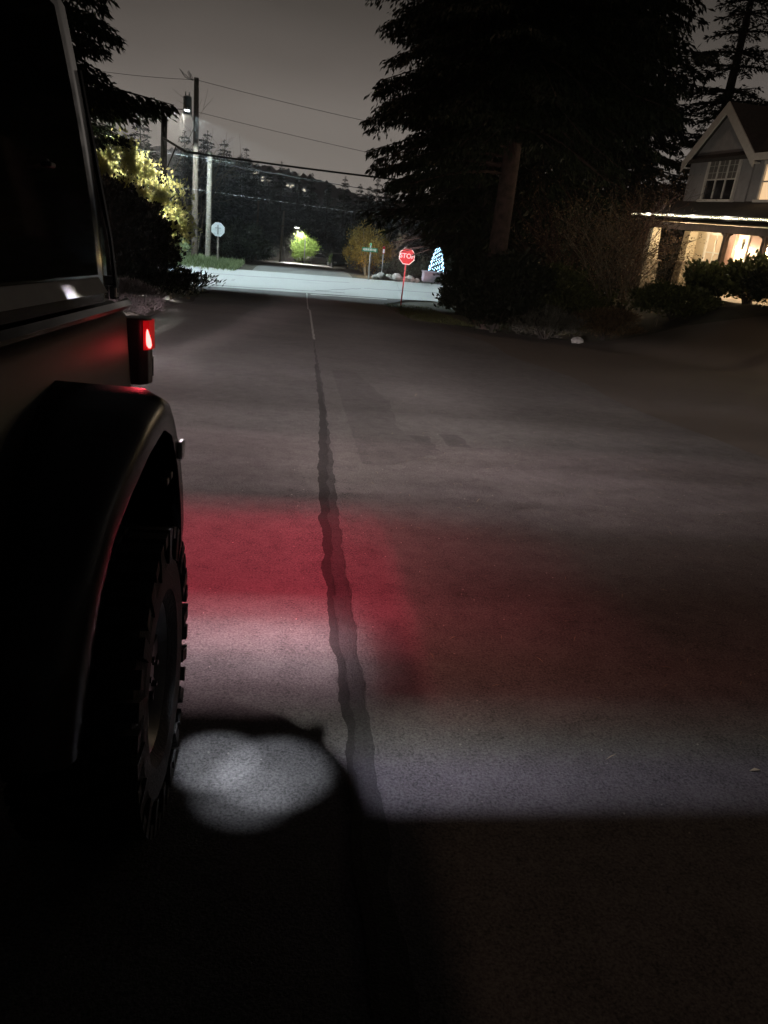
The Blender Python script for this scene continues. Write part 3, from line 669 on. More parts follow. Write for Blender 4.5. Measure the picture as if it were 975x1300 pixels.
# ---- far woods beyond the junction: single conifers
gw = 'dark conifers of the far woods'
spec = [(-9.7, 88, 12.3, 3.0), (-7.6, 84, 11.2, 2.6), (-12.6, 92, 12.6, 3.2), (-8.6, 75, 10.0, 2.7), (-6.5, 92, 11.0, 2.4), (-5.6, 110, 12.2, 2.6), (-7.6, 118, 14.6, 3.0), (-4.6, 126, 13.2, 2.4), (-3.0, 140, 14.4, 2.6), (-.2, 150, 13.2, 2.8),
        (2.4, 155, 13.6, 2.7), (5.4, 150, 12.2, 2.7), (8.2, 145, 13.5, 2.8), (10.6, 140, 12.4, 2.8), (8.4, 96, 9.4, 2.7), (9.6, 84, 9.6, 2.8), (7.9, 72, 7.6, 2.5), (10.8, 74, 9.0, 2.9), (13.4, 138, 13.6, 3.0), (13.2, 66, 9.5, 3.0),
        (-13.5, 72, 11.5, 3.0), (16.5, 62, 10, 3.2), (20.5, 60, 11.5, 3.4), (25, 58, 12, 3.6), (30, 60, 13, 3.8), (-17.5, 78, 12, 3.4), (14.2, 54, 8.5, 3.0), (18.6, 52, 9.0, 3.1), (-5.2, 96, 9.0, 2.2)]
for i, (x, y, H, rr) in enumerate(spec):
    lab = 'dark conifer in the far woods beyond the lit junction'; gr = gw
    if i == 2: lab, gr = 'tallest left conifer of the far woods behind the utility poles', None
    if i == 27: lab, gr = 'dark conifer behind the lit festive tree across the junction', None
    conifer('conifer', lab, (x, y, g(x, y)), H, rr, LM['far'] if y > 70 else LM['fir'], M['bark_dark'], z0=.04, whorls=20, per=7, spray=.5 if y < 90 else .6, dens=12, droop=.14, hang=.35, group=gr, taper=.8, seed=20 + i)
# ---- hedges and bushes left of the road
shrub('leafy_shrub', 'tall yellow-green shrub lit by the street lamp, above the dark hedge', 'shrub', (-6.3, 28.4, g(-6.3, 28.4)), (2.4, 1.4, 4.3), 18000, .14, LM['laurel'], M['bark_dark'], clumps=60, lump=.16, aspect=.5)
shrub('dark_hedge', 'big brown-black hedge mound in front of the lit shrub', 'hedge', (-6.0, 25.6, g(-6.0, 25.6)), (2.05, 1.4, 2.95), 28000, .16, LM['hedge'], M['bark_dark'], clumps=90, lump=.16, aspect=.6)
twiggy('bare_bush', 'bare twiggy bush beside the car, in front of the hedge', 'bush', (-5.6, 22.6, g(-5.6, 22.6)), 2.9, .7, LM['twigred'], n=8, depth=4, rad=.02, seed=4)
shrub('dark_bush', 'spiky dark bush at the left corner of the junction', 'bush', (-4.15, 24.6, g(-4.15, 24.6)), (1.5, 1.2, 1.0), 5000, .16, LM['dark'], M['bark_dark'], aspect=.22, up=.9)
shrub('dark_bush', 'low dark bush under the hedge between two poles', 'bush', (-5.6, 23.6, g(-5.6, 23.6)), (1.3, 1.0, .9), 4000, .14, LM['dark'], M['bark_dark'], aspect=.25, up=.8)
shrub('lavender_bush', 'grey rounded lavender mound beside a flat stone at the road edge', 'bush', (-3.95, 17.9, g(-3.95, 17.9)), (.95, 1.0, .72), 9000, .13, LM['laven'], M['bark_dark'], aspect=.10, up=.9, clumps=40, lump=.2)
shrub('lavender_bush', 'grey sprawling mound partly hidden by the car tail', 'bush', (-5.0, 16.6, g(-5.0, 16.6)), (1.0, 1.0, .8), 7000, .13, LM['laven'], M['bark_dark'], aspect=.10, up=.8, clumps=40, lump=.2)
twiggy('sapling', 'thin leafless sapling in front of the tall utility pole', 'sapling', (-3.9, 25.6, g(-3.9, 25.6)), 2.6, .18, LM['twig'], n=2, depth=3, rad=.03, seed=9)
twiggy('bare_tree', 'slender bare tree with upright twigs behind the pale pole', 'tree', (-6.4, 52, g(-6.4, 52)), 8.6, .12, LM['twig'], n=3, depth=4, rad=.05, seed=12)
shrub('green_shrub', 'low green shrub lit by the street lamp at the foot of the poles', 'shrub', (-7.9, 48.6, g(-7.9, 48.6)), (1.5, .9, 1.15), 5000, .15, LM['grass'], M['bark_dark'], aspect=.4)
# ---- right side planting between road and house
shrub('ivy_mound', 'tall black-green mound at the foot of the reddish cedar trunk', 'bush', (6.05, 22.6, g(6.05, 22.6)), (1.5, 1.4, 2.2), 22000, .14, LM['dark'], M['bark_dark'], clumps=50, lump=.2)
shrub('green_shrub', 'rounded dull green shrub right of the cedar trunk', 'shrub', (8.3, 23.2, g(8.3, 23.2)), (1.6, 1.3, 1.9), 20000, .11, LM['green'], M['bark_dark'], clumps=40, lump=.22)
shrub('grey_shrub', 'low grey twiggy shrub at the gravel edge left of the white stone', 'shrub', (7.35, 21.6, g(7.35, 21.6)), (1.05, .8, .85), 8000, .12, LM['grey'], M['bark_dark'], aspect=.10, up=.8, clumps=36, lump=.2)
shrub('brown_shrub', 'low brown heather at the gravel edge right of the white stone', 'shrub', (9.25, 21.6, g(9.25, 21.6)), (1.15, .8, .85), 8000, .11, LM['brown'], M['bark_dark'], aspect=.12, up=.8, clumps=36, lump=.2)
shrub('green_shrub', 'wide dark green shrub on the bank below the porch steps', 'shrub', (11.1, 21.4, g(11.1, 21.4)), (1.35, 1.0, .95), 14000, .10, LM['green'], M['bark_dark'], clumps=40, lump=.22)
twiggy('bare_shrub', 'tall bare shrub with pale upright branches left of the porch', 'shrub', (10.25, 23.4, g(10.25, 23.4)), 3.9, .55, LM['twig'], n=9, depth=4, rad=.028, seed=21, leafm=LM['brown'], nleaf=2500, leaf=.07)
twiggy('bare_shrub', 'reddish bare shrub behind the green shrub near the cedar', 'shrub', (9.3, 25.2, g(9.3, 25.2)), 4.4, .6, LM['twigred'], n=9, depth=4, rad=.03, seed=22, leafm=LM['brown'], nleaf=1800, leaf=.07)
twiggy('bare_shrub', 'reddish bare shrub against the far end of the porch', 'shrub', (11.7, 26.6, g(11.7, 26.6)), 4.2, .55, LM['twigred'], n=8, depth=4, rad=.03, seed=23, leafm=LM['brown'], nleaf=1500, leaf=.07)
shrub('hydrangea', 'leafy hydrangea in front of the porch below the arched window', 'shrub', (13.0, 22.9, g(13.0, 22.9)), (.8, 1.0, 1.0), 5500, .15, LM['green'], M['bark_dark'], clumps=30, lump=.25, aspect=.65)
shrub('hydrangea', 'pale-headed hydrangea silhouetted by the glowing wall sconce', 'shrub', (13.0, 20.9, g(13.0, 20.9)), (.8, .9, 1.2), 2600, .16, LM['green'], M['bark_dark'], clumps=26, lump=.25, aspect=.65)
shrub('dark_bush', 'round dark bush at the right edge below the porch', 'bush', (13.0, 18.8, g(13.0, 18.8)), (1.15, 1.1, 1.25), 9000, .10, LM['dark'], M['bark_dark'], clumps=40, lump=.2)
# small flower clumps lit on the bank
def flowers(label, base, n, spread, h, mat, size=.08, cat='plant', name='flowering_plant'):
    t = thing(name, label, cat, base); m = MB(); P = []
    for k in range(n):
        p = (base[0] + random.uniform(-spread, spread), base[1] + random.uniform(-spread, spread), base[2] + h * random.uniform(.6, 1.1)); P.append(p)
        m.tube([(base[0] + random.uniform(-.05, .05), base[1], base[2] - .03), p], .006, 4)
    m.build('stem', LM['twig'], t, base)
    for p in P:
        Q = np.array([p] * 14) + rng.normal(size=(14, 3)) * size * .12
        np_mesh('flower', leaves(Q, size), 4, mat, t, base)
flowers('small clump of pale yellow flowers under the bare shrub', (9.65, 22.3, g(9.65, 22.3)), 5, .16, .95, LM['pale'], .09)
flowers('white sprig standing in the shrubs left of the porch steps', (10.55, 21.2, g(10.55, 21.2)), 3, .10, .85, LM['pale'], .07)
# ---- beyond the junction
shrub('golden_shrub', 'large golden shrub lit from below behind the street name sign', 'shrub', (4.75, 51.5, g(4.75, 51.5)), (1.5, 1.3, 2.9), 9000, .15, LM['gold'], LM['twig'], clumps=40, lump=.22, aspect=.3, up=.8)
twiggy('bare_tree', 'warm-lit bare tree right of the golden shrub', 'tree', (6.3, 52.5, g(6.3, 52.5)), 3.6, .75, LM['twig'], n=7, depth=4, rad=.05, seed=31)
shrub('dark_bush', 'dark bush across the junction between stop sign and festive tree', 'bush', (7.4, 50.6, g(7.4, 50.6)), (1.3, 1.0, 1.6), 5000, .16, LM['dark'], M['bark_dark'])
shrub('dark_bush', 'low dark bush right of the stop sign across the street', 'bush', (6.4, 49.6, g(6.4, 49.6)), (.9, .8, .9), 3500, .14, LM['dark'], M['bark_dark'])
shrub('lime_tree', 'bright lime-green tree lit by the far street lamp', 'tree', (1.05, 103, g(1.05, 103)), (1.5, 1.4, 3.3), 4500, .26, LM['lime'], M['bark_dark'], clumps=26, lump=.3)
shrub('dark_hedge', 'black hedge at the left mouth of the far road', 'hedge', (-3.6, 54.5, g(-3.6, 54.5)), (1.7, 2.6, 2.6), 7000, .2, LM['dark'], M['bark_dark'], clumps=40, lump=.2)
shrub('dark_hedge', 'black hedge left of the far road behind the octagon sign', 'hedge', (-5.4, 60.0, g(-5.4, 60)), (2.2, 3, 2.8), 7000, .24, LM['dark'], M['bark_dark'], clumps=40, lump=.2)
shrub('dark_hedge', 'dark overgrown hedge on the right of the far road by the parked car', 'hedge', (7.2, 86, g(7.2, 86)), (2.2, 6, 5.5), 6000, .35, LM['dark'], M['bark_dark'], clumps=40, lump=.2)
shrub('dark_hedge', 'black hedge under the right end of the far woods', 'hedge', (6.4, 64, g(6.4, 64)), (1.8, 4.5, 4.2), 7000, .26, LM['dark'], M['bark_dark'], clumps=40, lump=.2)
shrub('dark_hedge', 'dark hedge filling the end of the far road', 'hedge', (3.2, 138, g(3.2, 138)), (7, 2.5, 3.6), 6000, .4, LM['dark'], M['bark_dark'], clumps=50, lump=.2)
shrub('dark_hedge', 'long dark hedge behind the festive tree and cedar', 'hedge', (13.5, 47.8, g(13.5, 47.8)), (3.6, 1.5, 3.0), 9000, .2, LM['dark'], M['bark_dark'], clumps=60, lump=.18)
shrub('dark_hedge', 'dark yard hedge between cedar trunk and porch, well back', 'hedge', (11.5, 36.5, g(11.5, 36.5)), (4.6, 1.4, 4.2), 12000, .2, LM['dark'], M['bark_dark'], clumps=70, lump=.18)
# ---- grass: on the lit verge under the poles, and thin on the right verge
def blades(name, n, fx, h, mat, label):
    P = fx(n); z = gz(P[:, 0], P[:, 1]) - .05; P = np.column_stack([P, z])
    A = np.column_stack([rng.normal(size=n) * .35, rng.normal(size=n) * .35, np.ones(n)])
    V = leaves(P, h, A, .09, .25); o = np_mesh(name, V, 4, mat); return stuff(o, label, 'grass')
blades('grass', 16000, lambda n: np.column_stack([rng.uniform(-11.5, -3.2, n), rng.normal(46.6, 1.5, n)]), .36, LM['grass'], 'tall pale grass lit by the street lamp around the pole feet')
blades('grass', 5000, lambda n: np.column_stack([rng.uniform(3.9, 6.0, n), rng.uniform(24.5, 33.5, n)]), .10, LM['green'], 'short grass at the foot of the stop sign')
blades('grass', 6000, lambda n: np.column_stack([rng.uniform(-9.0, -4.6, n), rng.uniform(30, 36, n)]), .35, LM['grass'], 'rough grass left of the junction')
# ---- pine needles and grit scattered over the right of the road
n = 1400
P = np.column_stack([rng.normal(3.2, 3.0, n), rng.gamma(2.2, 3.2, n) + 1.3, np.zeros(n)]); P = P[(P[:, 0] > .6) & (P[:, 1] < 21)]; P[:, 2] = gz(P[:, 0], P[:, 1]) + .006 + np.abs(rng.normal(size=len(P))) * .004
A = np.column_stack([rng.normal(size=len(P)), rng.normal(size=len(P)), np.zeros(len(P)) + .05])
stuff(np_mesh('pine_needles', leaves(P, .05, A, .06, .1, 1.0), 4, LM['needle']), 'fine pale needles scattered over the right side of the road', 'needles')
n = 900
P = np.column_stack([rng.uniform(-.4, 4, n), rng.uniform(1.6, 9, n)]); m = MB(); gg = random.Random(3)
for x, y in P[:400]:
    s = gg.uniform(.002, .005); m.blob((x, y, g(x, y) + s * .5), (s, s * .8, s * .6), 5, 3, .2, gg.randint(0, 999))
stuff(m.build('grit', M['rock'], fix=False), 'loose grit lying on the asphalt', 'grit')
# ================================================================== the house: front runs along the road, facing -x
HO = (15.2, 25.5, -.05)
M['hwall'] = noisy('grey_siding', (.25, .245, .25), (.32, .315, .32), 3, .8, .15, 40)
M['hcream'] = noisy('cream_wall', (.62, .54, .40), (.72, .64, .48), 3, .8)
M['htrim'] = noisy('trim_paint', (.58, .56, .52), (.70, .68, .63), 6, .6)
M['hroof'] = noisy('roof_shingle', (.025, .023, .022), (.06, .055, .05), 9, .9, .6, 22)
M['hbrown'] = noisy('brown_post', (.13, .085, .06), (.20, .13, .095), 7, .6)
M['hdoor'] = noisy('plum_door', (.20, .12, .10), (.26, .16, .13), 5, .5)
M['hfloor'] = noisy('porch_boards', (.22, .18, .14), (.36, .30, .24), 7, .7)
M['hglass'] = plain('dark_pane', (.02, .02, .022), .08)
M['hcurtain'] = noisy('curtained_pane', (.10, .095, .085), (.17, .16, .145), 20, .35)
M['hglow'] = emit_mat('lit_blind', (1.0, .66, .36), .85, (.5, .42, .3))
M['hinner'] = emit_mat('lit_room', (1.0, .72, .42), .28, (.35, .28, .2))
M['bulbwarm'] = emit_mat('warm_bulb', (1.0, .70, .36), 55)
M['bulbstring'] = emit_mat('string_bulb', (1.0, .88, .58), 8)
m_, nt_, b_ = new_mat('field_stone')
tc = N(nt_, 'ShaderNodeTexCoord'); vo = N(nt_, 'ShaderNodeTexVoronoi', Scale=5.0); L(nt_, tc.outputs['Object'], vo.inputs['Vector'])
vd = N(nt_, 'ShaderNodeTexVoronoi', Scale=5.0, feature='DISTANCE_TO_EDGE'); L(nt_, tc.outputs['Object'], vd.inputs['Vector'])
ss = N(nt_, 'ShaderNodeSeparateColor'); L(nt_, vo.outputs['Color'], ss.inputs[0])
rr_ = ramp(nt_, [(0, (.17, .14, .10)), (.5, (.30, .25, .18)), (1, (.42, .36, .27))], ss.outputs[0]); ed = ramp(nt_, [(0, .35), (.08, 1)], vd.outputs[0])
mu = N(nt_, 'ShaderNodeMix', data_type='RGBA', blend_type='MULTIPLY'); mu.inputs[0].default_value = 1; L(nt_, rr_.outputs[0], mu.inputs[6]); L(nt_, ed.outputs[0], mu.inputs[7]); L(nt_, mu.outputs[2], b_.inputs['Base Color'])
bp_ = N(nt_, 'ShaderNodeBump', Strength=.8, Distance=.03); L(nt_, vd.outputs[0], bp_.inputs['Height']); L(nt_, bp_.outputs[0], b_.inputs['Normal']); M['hstone'] = m_
house = thing('house', 'grey gabled house with a warmly lit stone-piered porch at the right edge', 'house', HO)
def hb(mb, name, mat, parent=house, **k): return mb.build(name, mat, parent, HO, **k)
XW, XG, XP = 15.25, 14.65, 13.45                    # porch wall, upper gable wall, porch edge
Y0, Y1 = 12.0, 29.3                                 # near and far ends of the main block
FL = -.08
m = MB(); m.box(((XW + 22) / 2, (Y0 + Y1) / 2, 1.1), (22 - XW, Y1 - Y0, 2.9)); hb(m, 'wall', M['hcream'])
m = MB(); m.box(((XG + 22) / 2, (Y0 + Y1) / 2 , 3.45), (22 - XG, Y1 - Y0 + .1, 1.76)); hb(m, 'upper_wall', M['hwall'])
# front gable (peak over y = 27.3)
GY0, GY1, GYP, ZE, ZP = 25.15, 29.42, 27.30, 4.28, 5.80
m = MB(); m.prism([(GY0, 2.62), (GY1, 2.62), (GY1, ZE), (GYP, ZP), (GY0, ZE)], XG - .05, XG + 3.2, 'x'); hb(m, 'gable_wall', M['hwall'])
m = MB()
sl = (ZP - ZE) / (GYP - GY0)
for s in (-1, 1):
    ye = GYP + s * 2.42; ze = ZP - 2.42 * sl * 1.0 + .10
    m.prism([(GYP, ZP + .12), (ye, ze), (ye, ze + .10), (GYP, ZP + .24)], XG - .22, XG + 3.4, 'x')
rf = hb(m, 'roof', M['hroof'])
for s in (-1, 1):                                   # barge boards
    ye = GYP + s * 2.46; ze = ZP - 2.46 * sl + .10; m = MB()
    m.prism([(GYP, ZP - .13), (ye, ze - .25), (ye, ze + .11), (GYP, ZP + .25)], XG - .27, XG - .226, 'x'); hb(m, 'barge_board', M['htrim'], rf)
    m = MB(); m.box((XG - .13, GYP + s * 2.33, ze - .10), (.24, .24, .05)); hb(m, 'eave_return', M['htrim'], rf)
# main roof behind and above
m = MB(); m.prism([(XG - .25, 4.30), (18.6, 7.6), (22.4, 4.3), (22.4, 4.18), (18.6, 7.45), (XG - .25, 4.18)], Y0 - .4, Y1 + .35, 'y'); hb(m, 'roof', M['hroof'])
m = MB(); m.box((XG - .27, (Y0 + 24.9) / 2, 4.22), (.06, 24.9 - Y0, .2)); hb(m, 'fascia', M['htrim'])
def window(x, y0, y1, z0, z1, cols, rows, glass, top_glass=None, arch=False, frame=M['htrim'], fw=.09):
    e = bpy.data.objects.new('window', None); COL.objects.link(e); e.parent = house; e.location = (x - HO[0], (y0 + y1) / 2 - HO[1], (z0 + z1) / 2 - HO[2]); o = (x, (y0 + y1) / 2, (z0 + z1) / 2)
    m = MB(); w_, h_ = y1 - y0, z1 - z0
    m.box((x - .03, y0 + fw / 2, (z0 + z1) / 2), (.09, fw, h_)); m.box((x - .03, y1 - fw / 2, (z0 + z1) / 2), (.09, fw, h_))
    m.box((x - .032, (y0 + y1) / 2, z1 + .003), (.10, w_ + .06, fw * 1.1)); 
    m.build('frame', frame, e, o)
    m = MB(); m.box((x - .06, (y0 + y1) / 2, z0 - .03), (.17, w_ + .12, .08)); m.build('sill', frame, e, o)
    m = MB(); cw = (w_ - 2 * fw) / cols
    for k in range(1, cols): m.box((x - .025, y0 + fw + cw * k, (z0 + z1) / 2), (.05, .055, h_ - fw))
    for k in range(1, rows): m.box((x - .022, (y0 + y1) / 2, z0 + h_ * k / rows), (.05, w_ - 2 * fw, .045))
    m.build('sash', frame, e, o)
    m = MB(); zm = z0 + h_ * (.5 if top_glass else 1)
    m.box((x - .006, (y0 + y1) / 2, (z0 + zm) / 2), (.01, w_ - .05, zm - z0 - .01)); m.build('pane', glass, e, o)
    if top_glass:
        m = MB(); m.box((x - .006, (y0 + y1) / 2, (zm + z1) / 2), (.01, w_ - .05, z1 - zm - .01)); m.build('pane', top_glass, e, o)
        m = MB()                                    # leaded upper lights
        for k in range(cols * 2 + 1): m.box((x - .014, y0 + fw + (w_ - 2 * fw) * k / (cols * 2), (zm + z1) / 2), (.012, .014, z1 - zm))
        for k in range(1, 3): m.box((x - .0135, (y0 + y1) / 2, zm + (z1 - zm) * k / 3), (.012, w_ - 2 * fw, .014))
        m.build('sash', M['htrim'], e, o)
    return e
window(XG - .06, 25.85, 28.0, 2.95, 4.28, 3, 2, M['hglass'], M['hcurtain'])
window(XG - .01, 22.6, 24.45, 2.95, 4.05, 2, 2, M['hglow'])
window(XG - .01, 17.5, 19.3, 2.95, 4.05, 2, 2, M['hglass'])
# porch
m = MB(); m.box((14.35, 19.6, FL - .11), (1.9, 18.9, .2)); m.box((14.3, 19.6, FL - .6), (1.7, 18.6, .79)); hb(m, 'porch_floor', M['hfloor'])
m = MB()
for k in range(2): m.box((13.15 - .32 * k, 26.9, FL - .20 - .19 * (k + 1) + .09), (.36, 1.5, .19 + .0))
hb(m, 'step', M['hfloor'])
m = MB(); m.prism([(13.02, 2.30), (XG + .0, 2.92), (XG + .0, 2.86), (13.02, 2.20)], 10.2, 29.95, 'y'); hb(m, 'porch_roof', M['hroof'])
m = MB(); m.box((14.35, 20.0, 2.14), (1.75, 19.4, .05)); hb(m, 'porch_ceiling', M['hcream'])
m = MB(); m.box((XP, 20.0, 1.98), (.16, 19.2, .22)); hb(m, 'porch_beam', M['hbrown'])
m = MB(); m.prism([(12.93, 2.24), (13.03, 2.24), (13.03, 2.34), (12.90, 2.34)], 10.2, 29.95, 'y'); hb(m, 'gutter', M['grey_metal'])
def pier(x, y, mat_top, w0=.44, w1=.30):
    e = bpy.data.objects.new('porch_column', None); COL.objects.link(e); e.parent = house; e.location = (x - HO[0], y - HO[1], FL - HO[2]); o = (x, y, FL)
    m = MB(); m.loft([[(x + a * w, y + b * w, z) for a, b in ((-.5, -.5), (.5, -.5), (.5, .5), (-.5, .5))] for z, w in ((FL - .5, .62), (FL, .60), (FL + .78, .54))]); m.build('stone_base', M['hstone'], e, o)
    m = MB(); m.box((x, y, FL + .81), (.64, .64, .06)); m.build('capstone', M['hfloor'], e, o)
    m = MB(); m.loft([[(x + a * w, y + b * w, z) for a, b in ((-.5, -.5), (.5, -.5), (.5, .5), (-.5, .5))] for z, w in ((FL + .84, w0), (1.87, w1))]); m.build('shaft', mat_top, e, o)
    return e
pier(XP, 28.75, M['hcream']); pier(XW - .1, 29.1, M['hcream'], .5, .46)
def post(y):
    m = MB(); m.box((XP, y, (FL + 1.87) / 2), (.14, .14, 1.87 - FL)); p = hb(m, 'post', M['hbrown'])
    for s in (-1, 1):
        b = MB(); pts = []
        for a in np.linspace(0, math.pi / 2, 7): pts.append((XP, y + s * (.07 + .24 * (1 - math.cos(a))), 1.62 + .24 * math.sin(a)))
        b.tube(pts, .035, 6); b.build('bracket', M['hbrown'], p, HO)
for y in (23.65, 21.5, 17.6): post(y)
window(XW, 26.7, 28.05, .55, 1.86, 2, 2, M['hinner'], frame=M['htrim'])
window(XW, 19.2, 20.7, .55, 1.86, 2, 2, M['hinner'], frame=M['htrim'])
m = MB(); m.box((XW - .02, 24.72, .93), (.08, .95, 2.05)); d = hb(m, 'door', M['hdoor'])
m = MB(); m.box((XW - .08, 24.36, .85), (.07, .05, .14)); m.build('handle', M['steel'], d, HO)
m = MB(); m.box((XW - .05, 24.17, .93), (.12, .14, 2.05)); m.box((XW - .05, 25.27, .93), (.12, .14, 2.05)); m.box((XW - .052, 24.72, 2.0), (.12, 1.3, .14)); m.build('frame', M['htrim'], d, HO)
m = MB(); m.box((XW - .04, 26.2, .95), (.14, .42, 2.06)); hb(m, 'pilaster', M['hdoor'])
m = MB()
for y in (25.6, 23.87, 18.0): 
    m = MB(); m.box((XW - .06, y, 1.55), (.10, .14, .22)); sc = hb(m, 'wall_sconce', M['grey_metal'])
    b = MB(); b.blob((XW - .17, y, 1.48), (.07, .07, .10), 10, 8); b.build('bulb', M['bulbwarm'], sc, HO, smooth=True)
# string of lights along the gutter: an item hung on the house
st = thing('string_lights', 'row of small white lights along the porch gutter', 'lights', (12.88, 20, 2.28))
m = MB(); b = MB(); y = 29.85; prev = []
while y > 10.4:
    z = 2.285 + random.uniform(-.012, .012)
    if not (29.05 < y < 29.35): b.blob((12.87, y, z), (.015, .015, .021), 6, 4)
    prev.append((12.885, y, z + .02)); y -= .12
m.tube(prev, .006, 4); m.build('cord', M['wire'], st, (12.88, 20, 2.28)); b.build('bulb', M['bulbstring'], st, (12.88, 20, 2.28))['kind'] = 'stuff'
def point(name, loc, watts, col, radius=.06):
    l = bpy.data.lights.new(name, 'POINT'); l.energy = watts; l.color = col; l.shadow_soft_size = radius
    o = bpy.data.objects.new(name, l); COL.objects.link(o); o.location = loc; return o
for y in (25.6, 23.87, 18.0): point('porch_lamp', (XW - .34, y, 1.40), 120, (1, .76, .47))
point('porch_lamp', (14.2, 27.4, 1.9), 80, (1, .76, .47))
for y in (28.5, 26.8, 25.1, 23.0, 20.0): point('string_glow', (12.80, y, 2.33), 13.0, (1, .88, .72), .1)
# ================================================================== poles, wires, signs, lamps
def frame_tag(t): return t
def pole(name, label, x, y, top, r0, r1, mat, lean=(0, 0)):
    b = (x, y, g(x, y)); t = thing(name, label, 'utility pole', b); m = MB()
    n = 8; pts = [(x + lean[0] * q, y + lean[1] * q, b[2] - .3 + (top - b[2] + .3) * q) for q in np.linspace(0, 1, n)]
    m.tube(pts, [r0 + (r1 - r0) * q for q in np.linspace(0, 1, n)], 14); m.build('shaft', mat, t, b, smooth=True); return t, b
M['lampglass'] = emit_mat('street_lamp_glass', (.92, 1, 1), 12)
PX, PY = -5.95, 47.4
p1, b1 = pole('utility_pole', 'tallest utility pole carrying a transformer and a glowing street lamp', PX, PY, 7.1, .20, .13, M['pole'], (.12, 0))
m = MB(); m.tube([(PX - .33, PY - .25, 5.25), (PX - .33, PY - .25, 6.1)], .23, 16); m.tube([(PX - .33, PY - .25, 6.1), (PX - .33, PY - .25, 6.16)], [.24, .10], 16)
tr = m.build('transformer', M['grey_metal'], p1, b1, smooth=True)
m = MB()
for dx in (-.1, .1): m.tube([(PX - .33 + dx, PY - .25, 6.15), (PX - .33 + dx, PY - .25, 6.34)], .03, 8)
m.build('insulator', M['white'], tr, b1)
m = MB()
for k in range(9):
    a = random.uniform(0, 6.28); m.tube([(PX - .05, PY, 6.95), (PX - .35 + .25 * math.cos(a), PY + .2 * math.sin(a), 7.0 + .22 * random.random()), (PX - .55 + .35 * math.cos(a), PY + .3 * math.sin(a), 7.15 + .28 * math.sin(a * 2))], .012, 4)
m.build('wire_tangle', M['wire'], p1, b1)
m = MB(); m.tube([(PX + .06, PY - .1, 4.45), (PX + .02, PY - .6, 4.95), (PX - .02, PY - 1.3, 5.20), (PX - .06, PY - 2.1, 5.25)], .035, 8); arm = m.build('lamp_arm', M['steel'], p1, b1, smooth=True)
m = MB(); m.loft([[(PX - .06 + a * w, PY - 2.1 - d, 5.27 + h * q) for a, q in ((-1, 0), (1, 0), (.7, 1), (-.7, 1))] for d, w, h in ((0, .07, .08), (.2, .16, .13), (.55, .16, .12), (.75, .08, .05))])
lh = m.build('lamp_head', M['grey_metal'], p1, b1)
m = MB(); m.blob((PX - .06, PY - 2.48, 5.255), (.14, .26, .05), 12, 6); m.build('lamp_glass', M['lampglass'], lh, b1, smooth=True)
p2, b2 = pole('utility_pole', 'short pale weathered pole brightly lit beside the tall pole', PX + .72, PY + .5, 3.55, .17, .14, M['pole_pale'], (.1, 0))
m = MB()
for k in range(12): m.box((PX + .72 + random.uniform(-.12, .12), PY + .34, -1.6 + k * .42), (.06, .03, .03))
m.build('step_bolt', M['steel'], p2, b2)
p3, b3 = pole('utility_pole', 'dark leaning pole rising out of the hedge with a diagonal stay', -6.05, 36.5, 4.25, .17, .13, M['bark_dark'], (.22, 0))
m = MB(); m.tube([(-5.95, 36.5, 3.4), (-5.75, 36.2, 3.35), (-4.9, 36.2, 2.95)], .05, 6); m.build('bracket', M['bark_dark'], p3, b3)
m = MB(); m.tube([(-5.32, 36.2, 3.10), (-6.0, 36.4, 1.6)], .03, 6); m.build('stay', M['bark_dark'], p3, b3)
# wires
def wire(label, a, b, sag, r=.018, mat=M['wire']):
    pts = []
    for q in np.linspace(0, 1, 22):
        p = [a[i] + (b[i] - a[i]) * q for i in range(3)]; p[2] -= sag * 4 * q * (1 - q); pts.append(tuple(p))
    m = MB(); m.tube(pts, r, 5); tag(m.build('power_line', mat, None, a, own=True), label, 'wire')
wire('thick black cable from the leaning pole to the cedars', (-4.9, 36.2, 2.95), (16, 40.5, 3.1), .18, .045)
wire('thin wire just under the thick cable', (PX + .75, PY + .3, 3.0), (15, 47.5, 2.0), .1, .02)
wire('pale wire sagging past the pale pole at its top', (-14, 46, 3.0), (PX + 2.2, PY - .3, 3.05), -.15, .012, M['wire_pale'])
wire('pale lower wire running past the pale pole', (-14, 46, 1.75), (14, 50, .75), .0, .009, M['wire_pale'])
wire('wire from the street lamp to the left hand trees', (PX - .06, PY - 2.0, 5.33), (-16, 44, 5.2), .12, .02)
wire('faint highest wire from the tall pole across the sky', (PX + .1, PY, 7.0), (16, 44, 4.9), .25, .012)
wire('faint middle wire crossing the sky to the cedars', (PX + .1, PY, 5.45), (16, 44, 3.3), .2, .011)
wire('faint wire leaving the tall pole to the left', (PX + .1, PY, 7.0), (-18, 50, 7.6), .3, .012)
# octagonal sign seen from behind
def octagon(c, r, t, a0=R(22.5), tilt=None):
    """plate in the xz plane facing -y"""
    vs = []
    for yy in (-t / 2, t / 2):
        for k in range(8): a = a0 + k * math.pi / 4; vs.append(Vector((r * math.cos(a), yy, r * math.sin(a))))
    return vs, [tuple(range(8)), tuple(range(15, 7, -1))] + [(k, k + 8, (k + 1) % 8 + 8, (k + 1) % 8) for k in range(8)]
def oct_mb(c, r, t, rot):
    vs, fs = octagon(c, r, t); m = MB(); m.add([Vector(c) + rot @ p for p in vs], fs); return m
M['signback'] = noisy('sign_back', (.42, .45, .46), (.60, .63, .64), 12, .45)
bx, by = -4.55, 47.0; bb = (bx, by, g(bx, by)); t = thing('octagon_sign', 'back of an octagonal traffic sign on a timber post', 'traffic sign', bb)
m = MB(); m.box((bx, by + .04, (bb[2] - .2 - .25) / 2), (.10, .08, -.25 - bb[2] + .4)); m.build('post', M['pole_pale'], t, bb)
